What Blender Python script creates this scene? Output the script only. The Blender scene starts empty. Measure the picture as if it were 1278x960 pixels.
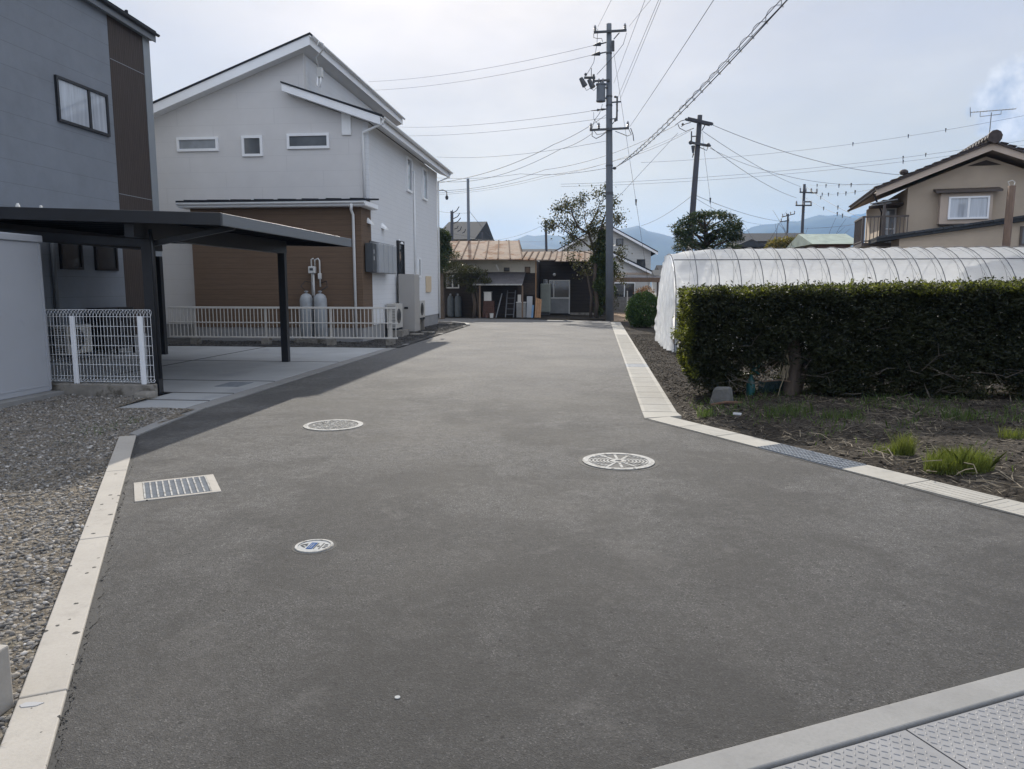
import bpy, math, random
import numpy as np
from mathutils import Vector, Matrix
R = math.radians
random.seed(7); rng = np.random.default_rng(7)
scene = bpy.context.scene
col = scene.collection
PI = math.pi

# ---------------------------------------------------------------- camera geometry (metres, +Y runs along the road)
F, CX, CY, H = 923., 639., 480., 1.6
PITCH = math.atan(122 / F)
YAW = math.atan((738 - 639) / F / (math.cos(PITCH) + math.sin(PITCH) * 122 / F))
def ray(px, py):
    x = (px - CX) / F; y = -(py - CY) / F
    fy = math.cos(PITCH) + y * math.sin(PITCH); z = -math.sin(PITCH) + y * math.cos(PITCH)
    c, s = math.cos(YAW), math.sin(YAW)
    return (x * c - fy * s, x * s + fy * c, z)
def G(px, py, z=0.):
    r = ray(px, py); t = (z - H) / r[2]; return Vector((r[0] * t, r[1] * t, z))
def at(px, py, Y):
    r = ray(px, py); t = Y / r[1]; return Vector((r[0] * t, Y, H + r[2] * t))

# ---------------------------------------------------------------- materials
MATS = {}
def nodes_of(name):
    m = bpy.data.materials.new(name); m.use_nodes = True
    nt = m.node_tree; nt.nodes.clear()
    out = nt.nodes.new('ShaderNodeOutputMaterial')
    return m, nt, out
def N(nt, t, **kw):
    n = nt.nodes.new(t)
    for k, v in kw.items():
        if k.startswith('i_'):
            n.inputs[k[2:].replace('_', ' ')].default_value = v
        else: setattr(n, k, v)
    return n
def L(nt, a, b): nt.links.new(a, b)
def rgba(c): return (c[0], c[1], c[2], 1.)
def coords(nt, stretch=None):
    tc = N(nt, 'ShaderNodeTexCoord'); o = tc.outputs['Object']
    if stretch:
        mp = N(nt, 'ShaderNodeMapping'); mp.inputs['Scale'].default_value = stretch
        L(nt, o, mp.inputs['Vector']); o = mp.outputs['Vector']
    return o
def noise(nt, vec, scale, detail=4, rough=.6):
    n = N(nt, 'ShaderNodeTexNoise'); n.inputs['Scale'].default_value = scale
    n.inputs['Detail'].default_value = detail; n.inputs['Roughness'].default_value = rough
    L(nt, vec, n.inputs['Vector']); return n.outputs['Fac']
def ramp(nt, fac, stops):
    r = N(nt, 'ShaderNodeValToRGB'); els = r.color_ramp.elements
    while len(els) < len(stops): els.new(.5)
    for e, (p, c) in zip(els, stops):
        e.position = p; e.color = rgba(c) if hasattr(c, '__len__') else (c, c, c, 1)
    L(nt, fac, r.inputs['Fac']); return r.outputs['Color']
def mixc(nt, fac, a, b, mode='MIX'):
    m = N(nt, 'ShaderNodeMix', data_type='RGBA', blend_type=mode)
    for s, v in ((m.inputs[0], fac), (m.inputs[6], a), (m.inputs[7], b)):
        if hasattr(v, 'links'): L(nt, v, s)
        elif hasattr(v, '__len__'): s.default_value = rgba(v)
        else: s.default_value = v
    return m.outputs[2]
def math_(nt, op, a, b=None):
    m = N(nt, 'ShaderNodeMath', operation=op)
    for s, v in zip(m.inputs, (a, b)):
        if v is None: continue
        if hasattr(v, 'links'): L(nt, v, s)
        else: s.default_value = v
    return m.outputs[0]
def bsdf(nt, out, c, rough=.7, metal=0., spec=.5):
    b = N(nt, 'ShaderNodeBsdfPrincipled')
    for s, v in ((b.inputs['Base Color'], c), (b.inputs['Roughness'], rough)):
        if hasattr(v, 'links'): L(nt, v, s)
        else: s.default_value = rgba(v) if hasattr(v, '__len__') else v
    b.inputs['Metallic'].default_value = metal
    b.inputs['Specular IOR Level'].default_value = spec
    L(nt, b.outputs[0], out.inputs['Surface']); return b
def bump(nt, b, h, strength=.3, dist=.01):
    n = N(nt, 'ShaderNodeBump'); n.inputs['Strength'].default_value = strength; n.inputs['Distance'].default_value = dist
    L(nt, h, n.inputs['Height']); L(nt, n.outputs[0], b.inputs['Normal'])
def mat(name, c, rough=.7, var=.12, scale=3., metal=0., spec=.5, bmp=0., bscale=80., bdist=.004, stretch=None, stain=None, stscale=2., stcut=.6):
    """plain surface with tonal variation, optional stains and bump"""
    m, nt, out = nodes_of(name)
    v = coords(nt, stretch)
    lo = tuple(x * (1 - var) for x in c); hi = tuple(min(1, x * (1 + var)) for x in c)
    cc = ramp(nt, noise(nt, v, scale, 6), [(.3, lo), (.7, hi)])
    if stain:
        s = ramp(nt, noise(nt, v, stscale, 8, .7), [(stcut, 0.), (stcut + .12, 1.)])
        cc = mixc(nt, s, cc, stain)
    b = bsdf(nt, out, cc, rough, metal, spec)
    if bmp: bump(nt, b, noise(nt, v, bscale, 5), bmp, bdist)
    MATS[name] = m; return m
def siding(name, c, axis='Z', pitch=.455, w=.03, dark=.72, rough=.75, var=.06, grain=None, seam=None, bmp=.15, bscale=60.):
    """board or panel cladding: thin joint lines every `pitch` metres"""
    m, nt, out = nodes_of(name)
    v = coords(nt); sx = N(nt, 'ShaderNodeSeparateXYZ'); L(nt, v, sx.inputs[0])
    f = math_(nt, 'FRACT', math_(nt, 'MULTIPLY', sx.outputs[axis], 1 / pitch))
    line = math_(nt, 'LESS_THAN', f, w)
    if seam:
        row = math_(nt, 'FLOOR', math_(nt, 'MULTIPLY', sx.outputs[axis], 1 / pitch))
        other = math_(nt, 'ADD', sx.outputs['X'], sx.outputs['Y'])
        sh = math_(nt, 'ADD', math_(nt, 'MULTIPLY', other, 1 / seam), math_(nt, 'MULTIPLY', row, .37))
        l2 = math_(nt, 'LESS_THAN', math_(nt, 'FRACT', sh), .004)
        line = math_(nt, 'MAXIMUM', line, l2)
    gv = coords(nt, grain) if grain else v
    lo = tuple(x * (1 - var) for x in c); hi = tuple(x * (1 + var) for x in c)
    n1 = noise(nt, gv, 4. if grain else 1.3, 8, .7)
    cc = ramp(nt, n1, [(.3, lo), (.7, hi)])
    cc = mixc(nt, line, cc, tuple(x * dark for x in c))
    b = bsdf(nt, out, cc, rough, 0, .3)
    h = math_(nt, 'SUBTRACT', math_(nt, 'MULTIPLY', noise(nt, v, bscale, 4), .4), line)
    bump(nt, b, h, bmp, .006)
    MATS[name] = m; return m
def foliage(name, dark, light, trans=.35, rough=.55):
    m, nt, out = nodes_of(name)
    g = N(nt, 'ShaderNodeNewGeometry'); v = coords(nt)
    n = noise(nt, v, 2.2, 4)
    f = math_(nt, 'ADD', math_(nt, 'MULTIPLY', g.outputs['Random Per Island'], .6), math_(nt, 'MULTIPLY', n, .5))
    c = ramp(nt, f, [(.2, dark), (.85, light)])
    dry = ramp(nt, noise(nt, v, 1.1, 5, .65), [(.60, 0.), (.74, .55)]); c = mixc(nt, dry, c, (light[0] * 1.15, light[1] * .82, light[2] * .95))
    b = N(nt, 'ShaderNodeBsdfPrincipled'); L(nt, c, b.inputs['Base Color'])
    b.inputs['Roughness'].default_value = rough; b.inputs['Specular IOR Level'].default_value = .3
    t = N(nt, 'ShaderNodeBsdfTranslucent'); L(nt, mixc(nt, 1., c, (1.5, 1.5, .7), 'MULTIPLY'), t.inputs['Color'])
    mx = N(nt, 'ShaderNodeMixShader'); mx.inputs[0].default_value = trans
    L(nt, b.outputs[0], mx.inputs[1]); L(nt, t.outputs[0], mx.inputs[2]); L(nt, mx.outputs[0], out.inputs['Surface'])
    MATS[name] = m; return m
def glass(name, c, rough=.04, spec=.9, fold=False):
    m, nt, out = nodes_of(name)
    v = coords(nt)
    cc = ramp(nt, noise(nt, coords(nt, (9, 9, .4)) if fold else v, 1.5, 3), [(.35, tuple(x * .8 for x in c)), (.65, tuple(x * 1.15 for x in c))])
    b = bsdf(nt, out, cc, rough, 0, spec); bump(nt, b, noise(nt, v, .8, 2), .02, .02)
    MATS[name] = m; return m

def mat_asphalt():
    m, nt, out = nodes_of('asphalt'); v = coords(nt)
    big = noise(nt, v, .55, 6, .65); mid = noise(nt, v, 3.5, 5, .6)
    base = ramp(nt, big, [(.30, (.066, .065, .064)), (.5, (.097, .095, .093)), (.68, (.134, .131, .127))])
    base = mixc(nt, ramp(nt, mid, [(.42, 0.), (.75, .45)]), base, (.062, .06, .058))
    vo = N(nt, 'ShaderNodeTexVoronoi'); vo.inputs['Scale'].default_value = 185; L(nt, v, vo.inputs['Vector'])
    sp = N(nt, 'ShaderNodeSeparateColor'); L(nt, vo.outputs['Color'], sp.inputs[0])
    grain = ramp(nt, sp.outputs[0], [(0., .38), (.5, .97), (.9, 1.2), (.985, 2.4)])
    c = mixc(nt, 1., base, grain, 'MULTIPLY')
    # sparse dark pock marks and pale dust smears
    pv = N(nt, 'ShaderNodeTexVoronoi', voronoi_dimensions='2D'); pv.inputs['Scale'].default_value = 3.2; pv.inputs['Randomness'].default_value = 1.; L(nt, v, pv.inputs['Vector'])
    pock = ramp(nt, math_(nt, 'ADD', pv.outputs['Distance'], math_(nt, 'MULTIPLY', noise(nt, v, 60, 3), .05)), [(.045, 1.), (.06, 0.)])
    c = mixc(nt, pock, c, (.02, .02, .02))
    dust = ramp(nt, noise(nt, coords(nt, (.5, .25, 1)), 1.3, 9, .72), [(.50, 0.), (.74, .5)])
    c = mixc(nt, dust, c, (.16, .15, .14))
    wv = N(nt, 'ShaderNodeVectorMath', operation='ADD'); nz = N(nt, 'ShaderNodeTexNoise'); nz.inputs['Scale'].default_value = 1.1; nz.inputs['Detail'].default_value = 5; L(nt, v, nz.inputs['Vector']); L(nt, v, wv.inputs[0]); L(nt, nz.outputs['Color'], wv.inputs[1])
    st1 = ramp(nt, noise(nt, wv.outputs[0], .85, 9, .68), [(.44, .55), (.56, 0.)]); c = mixc(nt, st1, c, (.038, .037, .036))
    st2 = ramp(nt, noise(nt, wv.outputs[0], 2.6, 9, .75), [(.57, 0.), (.72, .5)]); c = mixc(nt, st2, c, (.17, .163, .155))
    sy = N(nt, 'ShaderNodeSeparateXYZ'); L(nt, v, sy.inputs[0])      # newer, darker lift nearest the junction, wandering edge; fade with distance also imitates sheen
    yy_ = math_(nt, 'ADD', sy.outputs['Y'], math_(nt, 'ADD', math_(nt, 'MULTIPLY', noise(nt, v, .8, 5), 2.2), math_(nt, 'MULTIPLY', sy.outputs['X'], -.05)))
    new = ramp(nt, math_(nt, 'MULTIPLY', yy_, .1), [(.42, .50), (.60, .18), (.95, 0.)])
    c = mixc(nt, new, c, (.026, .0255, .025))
    old = ramp(nt, math_(nt, 'MULTIPLY', yy_, .05), [(.45, 0.), (.95, .55)]); c = mixc(nt, old, c, (.19, .186, .18))  # paler towards the far end, imitating grazing sheen in the colour
    mot = ramp(nt, noise(nt, v, 14, 6, .7), [(.36, .45), (.56, 0.)]); c = mixc(nt, mot, c, (.03, .029, .028))
    b = bsdf(nt, out, c, ramp(nt, big, [(.3, .85), (.7, .97)]), 0, .3)
    h = math_(nt, 'ADD', vo.outputs['Distance'], math_(nt, 'MULTIPLY', noise(nt, v, 45, 5), 1.6))
    bump(nt, b, h, .5, .005)
    MATS['asphalt'] = m
mat_asphalt()
def mat_kerb(name, c, spots=True):
    m, nt, out = nodes_of(name); v = coords(nt)
    cc = ramp(nt, noise(nt, v, 1.6, 7, .65), [(.3, tuple(x * .86 for x in c)), (.7, tuple(min(1, x * 1.06) for x in c))])
    cc = mixc(nt, ramp(nt, noise(nt, v, 60, 3), [(.35, .25), (.6, 0.)]), cc, tuple(x * .7 for x in c))
    if spots:   # spilt tar
        nv = N(nt, 'ShaderNodeTexVoronoi', voronoi_dimensions='2D'); nv.inputs['Scale'].default_value = 13; L(nt, v, nv.inputs['Vector'])
        wob = math_(nt, 'ADD', nv.outputs['Distance'], math_(nt, 'MULTIPLY', noise(nt, v, 70, 3), .22))
        wob = math_(nt, 'SUBTRACT', wob, .05)
        sp = N(nt, 'ShaderNodeSeparateColor'); L(nt, nv.outputs['Color'], sp.inputs[0])
        few = math_(nt, 'GREATER_THAN', math_(nt, 'ADD', sp.outputs[0], math_(nt, 'MULTIPLY', noise(nt, v, 3.5, 3), 1.5)), 1.40)
        pk = math_(nt, 'MULTIPLY', math_(nt, 'LESS_THAN', wob, math_(nt, 'ADD', .05, math_(nt, 'MULTIPLY', math_(nt, 'POWER', sp.outputs[1], 2.), .22))), few)
        cc = mixc(nt, pk, cc, (.03, .03, .03))
    cc = mixc(nt, ramp(nt, noise(nt, v, 5, 8, .7), [(.54, 0.), (.74, .55)]), cc, tuple(x * .60 for x in c))
    cc = mixc(nt, ramp(nt, noise(nt, v, 1.1, 8, .72), [(.52, 0.), (.66, .4)]), cc, tuple(x * .70 for x in c))
    b = bsdf(nt, out, cc, .85, 0, .3); bump(nt, b, noise(nt, v, 120, 4), .25, .003)
    MATS[name] = m
mat_kerb('kerb_concrete', (.38, .355, .318)); mat_kerb('drain_concrete', (.355, .34, .305), False); mat_kerb('strip_concrete', (.245, .243, .236), False)
mat('driveway_concrete', (.33, .34, .345), .85, .12, .9, bmp=.2, bscale=120, stain=(.26, .27, .28), stscale=.8, stcut=.56)
mat('old_concrete', (.23, .215, .19), .9, .25, 5, bmp=.4, bscale=50, stain=(.09, .08, .065), stscale=4, stcut=.52)
mat('foundation', (.26, .26, .26), .9, .08, 3, bmp=.2)
def mat_ground(name, stops, scale, bs, bd, bstr=.8, fine=90):
    m, nt, out = nodes_of(name); v = coords(nt)
    c = ramp(nt, noise(nt, v, scale, 10, .7), stops)
    vo = N(nt, 'ShaderNodeTexVoronoi'); vo.inputs['Scale'].default_value = bs; L(nt, v, vo.inputs['Vector'])
    sp = N(nt, 'ShaderNodeSeparateColor'); L(nt, vo.outputs['Color'], sp.inputs[0])
    c = mixc(nt, 1., c, ramp(nt, sp.outputs[0], [(0., .55), (.6, 1.), (1., 1.6)]), 'MULTIPLY')
    b = bsdf(nt, out, c, 1., 0, .06)
    h = math_(nt, 'ADD', math_(nt, 'MULTIPLY', vo.outputs['Distance'], -1.), noise(nt, v, fine, 5))
    bump(nt, b, h, bstr, bd); MATS[name] = m
mat_ground('soil', [(.3, (.028, .0235, .0195)), (.52, (.056, .049, .041)), (.75, (.10, .088, .074))], 1.7, 34, .02)
mat_ground('gravel_bed', [(.3, (.13, .113, .09)), (.55, (.21, .185, .152)), (.75, (.11, .105, .08))], 2.5, 40, .03)
mat_ground('dark_gravel', [(.3, (.05, .05, .05)), (.7, (.12, .115, .11))], 3, 45, .02)
mat_ground('far_ground', [(.35, (.10, .085, .06)), (.6, (.17, .14, .10)), (.75, (.08, .10, .045))], .08, 6, .05)
mat_ground('sandy_lot', [(.3, (.25, .18, .125)), (.7, (.38, .29, .21))], .8, 30, .02)
def mat_pebble():
    m, nt, out = nodes_of('pebbles'); g = N(nt, 'ShaderNodeNewGeometry')
    c = ramp(nt, g.outputs['Random Per Island'], [(0., (.07, .068, .066)), (.25, (.16, .152, .141)), (.5, (.255, .232, .20)), (.75, (.19, .184, .178)), (.93, (.35, .33, .30)), (1., (.50, .48, .45))])
    v = coords(nt); c = mixc(nt, 1., c, ramp(nt, noise(nt, v, 60, 4), [(.3, .7), (.7, 1.15)]), 'MULTIPLY')
    b = bsdf(nt, out, c, .85, 0, .3); bump(nt, b, noise(nt, v, 90, 3), .25, .004); MATS['pebbles'] = m
mat_pebble()

siding('grey_siding', (.20, .218, .245), 'Z', .455, .018, .70, var=.10, bscale=30)
siding('white_siding', (.61, .60, .59), 'Z', .455, .018, .86, var=.04, seam=3.03, bscale=70)
siding('white_siding_side', (.64, .65, .66), 'Z', .152, .05, .84, var=.03, bscale=120, bmp=.3)
siding('brown_siding', (.135, .090, .060), 'Z', .152, .05, .60, var=.16, grain=(.5, .5, 9), bscale=40)
siding('brown_rib_panel', (.066, .052, .046), 'Y', .075, .16, .45, var=.32, grain=(6, 6, .4), bmp=.4)
siding('far_siding', (.55, .55, .53), 'Z', .2, .08, .8)
siding('dark_boards', (.035, .028, .024), 'Z', .2, .06, .45, var=.3, grain=(.6, .6, 7))
mat('white_trim', (.80, .81, .82), .5, .04, 2); mat('white_pvc', (.80, .81, .81), .4, .04, 4)
mat('roof_dark', (.035, .037, .042), .95, .15, 3, spec=.05)
mat('black_metal', (.016, .017, .020), .38, .15, 6, spec=.5)
mat('black_frame', (.012, .012, .014), .4, .1, 5)
mat('charcoal_fascia', (.14, .15, .16), .45, .08, 2, stretch=(1, 1, 25))
mat('carport_sheet', (.16, .18, .20), .35, .12, 1.2, metal=.3)
mat('grey_corner_trim', (.24, .26, .275), .5, .05, 2)
mat('storage_steel', (.37, .385, .415), .5, .04, 1.2, stain=(.32, .335, .365), stscale=3, stcut=.62)
mat('fence_white', (.72, .74, .76), .4, .05, 3); mat('rail_beige', (.56, .54, .50), .45, .06, 3)
mat('ac_beige', (.45, .435, .40), .55, .04, 3); mat('ac_dark', (.06, .06, .06), .6, .2, 30)
mat('heater_grey', (.36, .345, .325), .5, .04, 2); mat('box_grey', (.33, .345, .36), .5, .06, 4); mat('box_dark', (.05, .056, .062), .5, .1, 6)
mat('gas_grey', (.30, .32, .335), .5, .1, 6, stain=(.27, .27, .26), stscale=5, stcut=.6); mat('beige_panel', (.58, .47, .33), .6, .05, 3)
mat('galv', (.27, .285, .30), .65, .15, 8, metal=.15, spec=.3); mat('rib_steel', (.12, .125, .135), .8, .15, 8, spec=.1); mat('shade_cylinder', (.10, .11, .115), .7, .2, 6, spec=.2); mat('steel_plate', (.215, .216, .222), .62, .12, 5, metal=.1, spec=.3, stain=(.15, .15, .152), stscale=6, stcut=.6)  # gas cylinder grey darkened in colour to stand in for pine and canopy shade
mat('grate_steel', (.19, .21, .235), .7, .2, 10, spec=.2); mat('iron_dark', (.10, .10, .098), .8, .25, 25, spec=.15)
mat('iron_worn', (.36, .356, .34), .8, .25, 40, spec=.12, stain=(.17, .16, .145), stscale=14, stcut=.5); mat('lid_white', (.33, .34, .34), .8, .1, 30, spec=.15); mat('lid_blue', (.05, .10, .23), .95, .15, 30, spec=.02)
mat('pole_concrete', (.115, .13, .15), .75, .12, 1.5, bmp=.2, bscale=60); mat('pole_dark', (.045, .047, .056), .8, .2, 3, stretch=(4, 4, .6))
mat('pole_hardware', (.055, .058, .064), .6, .2, 8); mat('insulator', (.22, .22, .23), .35, .1, 8); mat('wire', (.035, .037, .042), .6, .1, 5)
mat('transformer_grey', (.11, .125, .145), .5, .1, 4)
mat('rust_roof', (.27, .21, .165), .9, .2, 2.2, stain=(.17, .085, .045), stscale=1.1, stcut=.5, bmp=.2, bscale=25, spec=.1); mat('rust_seam', (.085, .05, .035), .9, .3, 5, spec=.1)
mat('cream_plaster', (.44, .42, .36), .85, .12, 2, stain=(.30, .27, .22), stscale=2); mat('dark_wood', (.045, .033, .026), .85, .35, 4, stretch=(1, 1, 6))
mat('canopy_tin', (.10, .095, .10), .6, .25, 4); mat('old_wood', (.15, .105, .075), .85, .3, 4, stretch=(6, 6, 1)); mat('orange_wood', (.33, .19, .10), .8, .25, 4, stretch=(6, 6, 1))
mat('tank_green', (.30, .32, .28), .6, .1, 3, stain=(.2, .19, .15), stscale=3); mat('plastic_white', (.55, .55, .53), .5, .06, 5); mat('plastic_blue', (.10, .20, .34), .5, .1, 5)
mat('crate_red', (.09, .045, .035), .75, .25, 8); mat('grey_sheet', (.22, .225, .225), .7, .15, 3)
mat('tan_stucco', (.43, .355, .275), .9, .07, 1.5, bmp=.3, bscale=90); mat('tan_trim', (.47, .385, .315), .8, .06, 2)
mat('kawara_tile', (.050, .037, .034), .6, .35, 9, spec=.35); mat('kawara_grey', (.06, .064, .07), .95, .2, 8, spec=.05); mat('balcony_brown', (.06, .045, .038), .5, .15, 4)
mat('copper_green', (.23, .28, .24), .7, .2, 2); mat('wood_post', (.13, .085, .06), .85, .3, 3, stretch=(6, 6, .8))
mat('bark', (.085, .066, .052), .95, .3, 6, bmp=.7, bscale=18, bdist=.02, stretch=(5, 5, 1)); mat('twig', (.10, .085, .07), .9, .25, 12)
mat('deadgrass', (.21, .175, .125), .85, .3, 15); mat('stone_grey', (.12, .12, .115), .9, .3, 5, bmp=.7, bscale=14, bdist=.03); mat('rust', (.10, .055, .035), .85, .35, 9)
mat('teal_dark', (.012, .035, .036), .7, .3, 9); mat('teal_plastic', (.02, .12, .12), .45, .15, 4); mat('rope_straw', (.20, .165, .11), .9, .2, 10); mat('curtain', (.55, .54, .52), .9, .08, 3, stretch=(14, 14, .3))
mat('block_wall', (.20, .20, .195), .9, .2, 4); mat('asphalt_lip', (.03, .03, .03), .85, .3, 60, bmp=.6, bscale=90)
mat('paper_white', (.33, .335, .345), .8, .05, 9); mat('joint_dark', (.05, .05, .05), .9, .2, 5)
glass('window_dark', (.05, .055, .06)); glass('window_grey', (.12, .13, .14), .10); glass('window_bright', (.24, .265, .29), .06); glass('window_curtain_sky', (.42, .45, .49), .05, fold=True)  # curtained pane brightened in colour to stand in for a sky reflection
foliage('hedge_leaf', (.011, .0145, .009), (.036, .043, .018), .30); foliage('conifer_leaf', (.016, .026, .014), (.05, .07, .03), .22)
foliage('ivy_leaf', (.022, .036, .014), (.075, .10, .032), .3); foliage('sparse_leaf', (.024, .027, .012), (.075, .075, .03), .25)
foliage('bush_leaf', (.022, .045, .014), (.07, .115, .03), .3); foliage('grass_blade', (.07, .095, .02), (.16, .19, .05), .35)
foliage('weed_blade', (.04, .07, .02), (.10, .15, .04), .35); foliage('autumn_leaf', (.06, .07, .02), (.20, .15, .05), .35); foliage('red_shrub', (.12, .06, .035), (.24, .14, .08), .3)
def mat_film():
    m, nt, out = nodes_of('greenhouse_film'); v = coords(nt)
    n = noise(nt, coords(nt, (.5, 2, 2)), 1.4, 6)
    d = N(nt, 'ShaderNodeBsdfPrincipled'); L(nt, ramp(nt, n, [(.3, (.60, .61, .62)), (.7, (.76, .77, .78))]), d.inputs['Base Color'])
    d.inputs['Roughness'].default_value = .45; d.inputs['Specular IOR Level'].default_value = .3
    t = N(nt, 'ShaderNodeBsdfTranslucent'); t.inputs['Color'].default_value = (.93, .94, .95, 1)
    tr = N(nt, 'ShaderNodeBsdfTransparent'); tr.inputs['Color'].default_value = (.93, .95, .96, 1)
    m1 = N(nt, 'ShaderNodeMixShader'); m1.inputs[0].default_value = .72; L(nt, d.outputs[0], m1.inputs[1]); L(nt, t.outputs[0], m1.inputs[2])
    m2 = N(nt, 'ShaderNodeMixShader'); L(nt, ramp(nt, n, [(.3, .30), (.7, .12)]), m2.inputs[0]); L(nt, m1.outputs[0], m2.inputs[1]); L(nt, tr.outputs[0], m2.inputs[2])
    L(nt, m2.outputs[0], out.inputs['Surface'])
    bp = N(nt, 'ShaderNodeBump'); bp.inputs['Strength'].default_value = .35; bp.inputs['Distance'].default_value = .05
    L(nt, noise(nt, coords(nt, (1, 1, .5)), 3, 4), bp.inputs['Height']); L(nt, bp.outputs[0], d.inputs['Normal'])
    MATS['greenhouse_film'] = m
mat_film()

# ---------------------------------------------------------------- mesh builder
def world_off(o):
    v = Vector((0, 0, 0))
    while o is not None: v = v + o.location; o = o.parent
    return v
class MB:
    def __init__(s): s.v = []; s.f = []
    def add(s, vs, fs):
        k = len(s.v); s.v.extend(tuple(v) for v in vs); s.f.extend(tuple(i + k for i in f) for f in fs); return s
    def box(s, x0, x1, y0, y1, z0, z1):
        x0, x1 = sorted((x0, x1)); y0, y1 = sorted((y0, y1)); z0, z1 = sorted((z0, z1))
        return s.add([(x0, y0, z0), (x1, y0, z0), (x1, y1, z0), (x0, y1, z0), (x0, y0, z1), (x1, y0, z1), (x1, y1, z1), (x0, y1, z1)],
                     [(3, 2, 1, 0), (4, 5, 6, 7), (0, 1, 5, 4), (1, 2, 6, 5), (2, 3, 7, 6), (3, 0, 4, 7)])
    def beam(s, p, q, w, h, up=(0, 0, 1)):
        p = Vector(p); q = Vector(q); d = (q - p).normalized(); up = Vector(up)
        if abs(d.dot(up)) > .98: up = Vector((0, 1, 0))
        a = d.cross(up).normalized(); b = a.cross(d)
        vs = [e + a * sx * w / 2 + b * sy * h / 2 for e in (p, q) for sx, sy in ((-1, -1), (1, -1), (1, 1), (-1, 1))]
        return s.add(vs, [(3, 2, 1, 0), (4, 5, 6, 7), (0, 1, 5, 4), (1, 2, 6, 5), (2, 3, 7, 6), (3, 0, 4, 7)])
    def prism(s, poly, d):
        """polygon (list of 3-D points) swept along vector d"""
        n = len(poly); d = Vector(d); a = [Vector(p) for p in poly]
        return s.add(a + [p + d for p in a], [tuple(range(n))[::-1], tuple(range(n, 2 * n))] + [(i, (i + 1) % n, n + (i + 1) % n, n + i) for i in range(n)])
    def tube(s, pts, r, n=8, cap=True):
        pts = [Vector(p) for p in pts]; k = len(s.v); m = len(pts)
        rs = r if hasattr(r, '__len__') else [r] * m
        prev = None
        for i, p in enumerate(pts):
            d = (pts[min(i + 1, m - 1)] - pts[max(i - 1, 0)]).normalized()
            a = prev if prev is not None else (d.orthogonal().normalized())
            a = (a - d * a.dot(d)).normalized(); b = d.cross(a); prev = a
            for j in range(n):
                t = 2 * PI * j / n; s.v.append(tuple(p + (a * math.cos(t) + b * math.sin(t)) * rs[i]))
        for i in range(m - 1):
            for j in range(n):
                s.f.append((k + i * n + j, k + i * n + (j + 1) % n, k + (i + 1) * n + (j + 1) % n, k + (i + 1) * n + j))
        if cap:
            s.f.append(tuple(k + j for j in range(n))[::-1]); s.f.append(tuple(k + (m - 1) * n + j for j in range(n)))
        return s
    def lathe(s, c, prof, n=16):
        c = Vector(c); return s.tube([c + Vector((0, 0, z)) for r, z in prof], [max(r, .0005) for r, z in prof], n)
    def ball(s, c, rx, ry, rz, n=10, m=6):
        c = Vector(c); k = len(s.v)
        for i in range(m + 1):
            t = PI * i / m
            for j in range(n):
                a = 2 * PI * j / n; s.v.append((c.x + rx * math.sin(t) * math.cos(a), c.y + ry * math.sin(t) * math.sin(a), c.z + rz * math.cos(t)))
        for i in range(m):
            for j in range(n): s.f.append((k + i * n + j, k + (i + 1) * n + j, k + (i + 1) * n + (j + 1) % n, k + i * n + (j + 1) % n))
        return s
    def build(s, name, m, parent=None, smooth=False, bevel=0., **tags):
        off = world_off(parent)
        me = bpy.data.meshes.new(name)
        me.from_pydata([(v[0] - off.x, v[1] - off.y, v[2] - off.z) for v in s.v], [], s.f); me.update()
        me.materials.append(MATS[m] if isinstance(m, str) else m)
        if smooth: me.shade_smooth()
        o = bpy.data.objects.new(name, me); col.objects.link(o)
        if parent is not None: o.parent = parent
        if bevel:
            b = o.modifiers.new('bevel', 'BEVEL'); b.width = bevel; b.segments = 2; b.limit_method = 'ANGLE'
        for k, v in tags.items(): o[k] = v
        return o
def tag(o, label, cat, group=None):
    o['label'] = label; o['category'] = cat
    if group: o['group'] = group
    return o
def thing(name, label, cat, loc=(0, 0, 0), group=None):
    o = bpy.data.objects.new(name, None); col.objects.link(o); o.location = loc; o.empty_display_size = .2
    return tag(o, label, cat, group)
def copy_tree(o, parent=None, loc=None, rz=None, label=None):
    c = o.copy(); col.objects.link(c)
    if parent is not None: c.parent = parent
    if loc is not None: c.location = loc
    if rz is not None: c.rotation_euler = (0, 0, rz)
    if label: c['label'] = label
    for ch in list(o.children):
        if ch is not c: copy_tree(ch, c)
    return c
def raw_mesh(name, V, Fq, m, parent=None, **tags):
    """numpy vertices (n,3) and faces (k,q)"""
    off = np.array(world_off(parent)); V = np.asarray(V, dtype=np.float32) - off.astype(np.float32); Fq = np.asarray(Fq, dtype=np.int32)
    me = bpy.data.meshes.new(name); q = Fq.shape[1]
    me.vertices.add(len(V)); me.vertices.foreach_set('co', V.ravel())
    me.loops.add(Fq.size); me.loops.foreach_set('vertex_index', Fq.ravel())
    me.polygons.add(len(Fq)); me.polygons.foreach_set('loop_start', np.arange(0, Fq.size, q, dtype=np.int32))
    me.update(calc_edges=True); me.validate()
    me.materials.append(MATS[m]); o = bpy.data.objects.new(name, me); col.objects.link(o)
    if parent is not None: o.parent = parent
    for k, v in tags.items(): o[k] = v
    return o
def unit(a): return a / np.maximum(np.linalg.norm(a, axis=1, keepdims=True), 1e-6)
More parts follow.
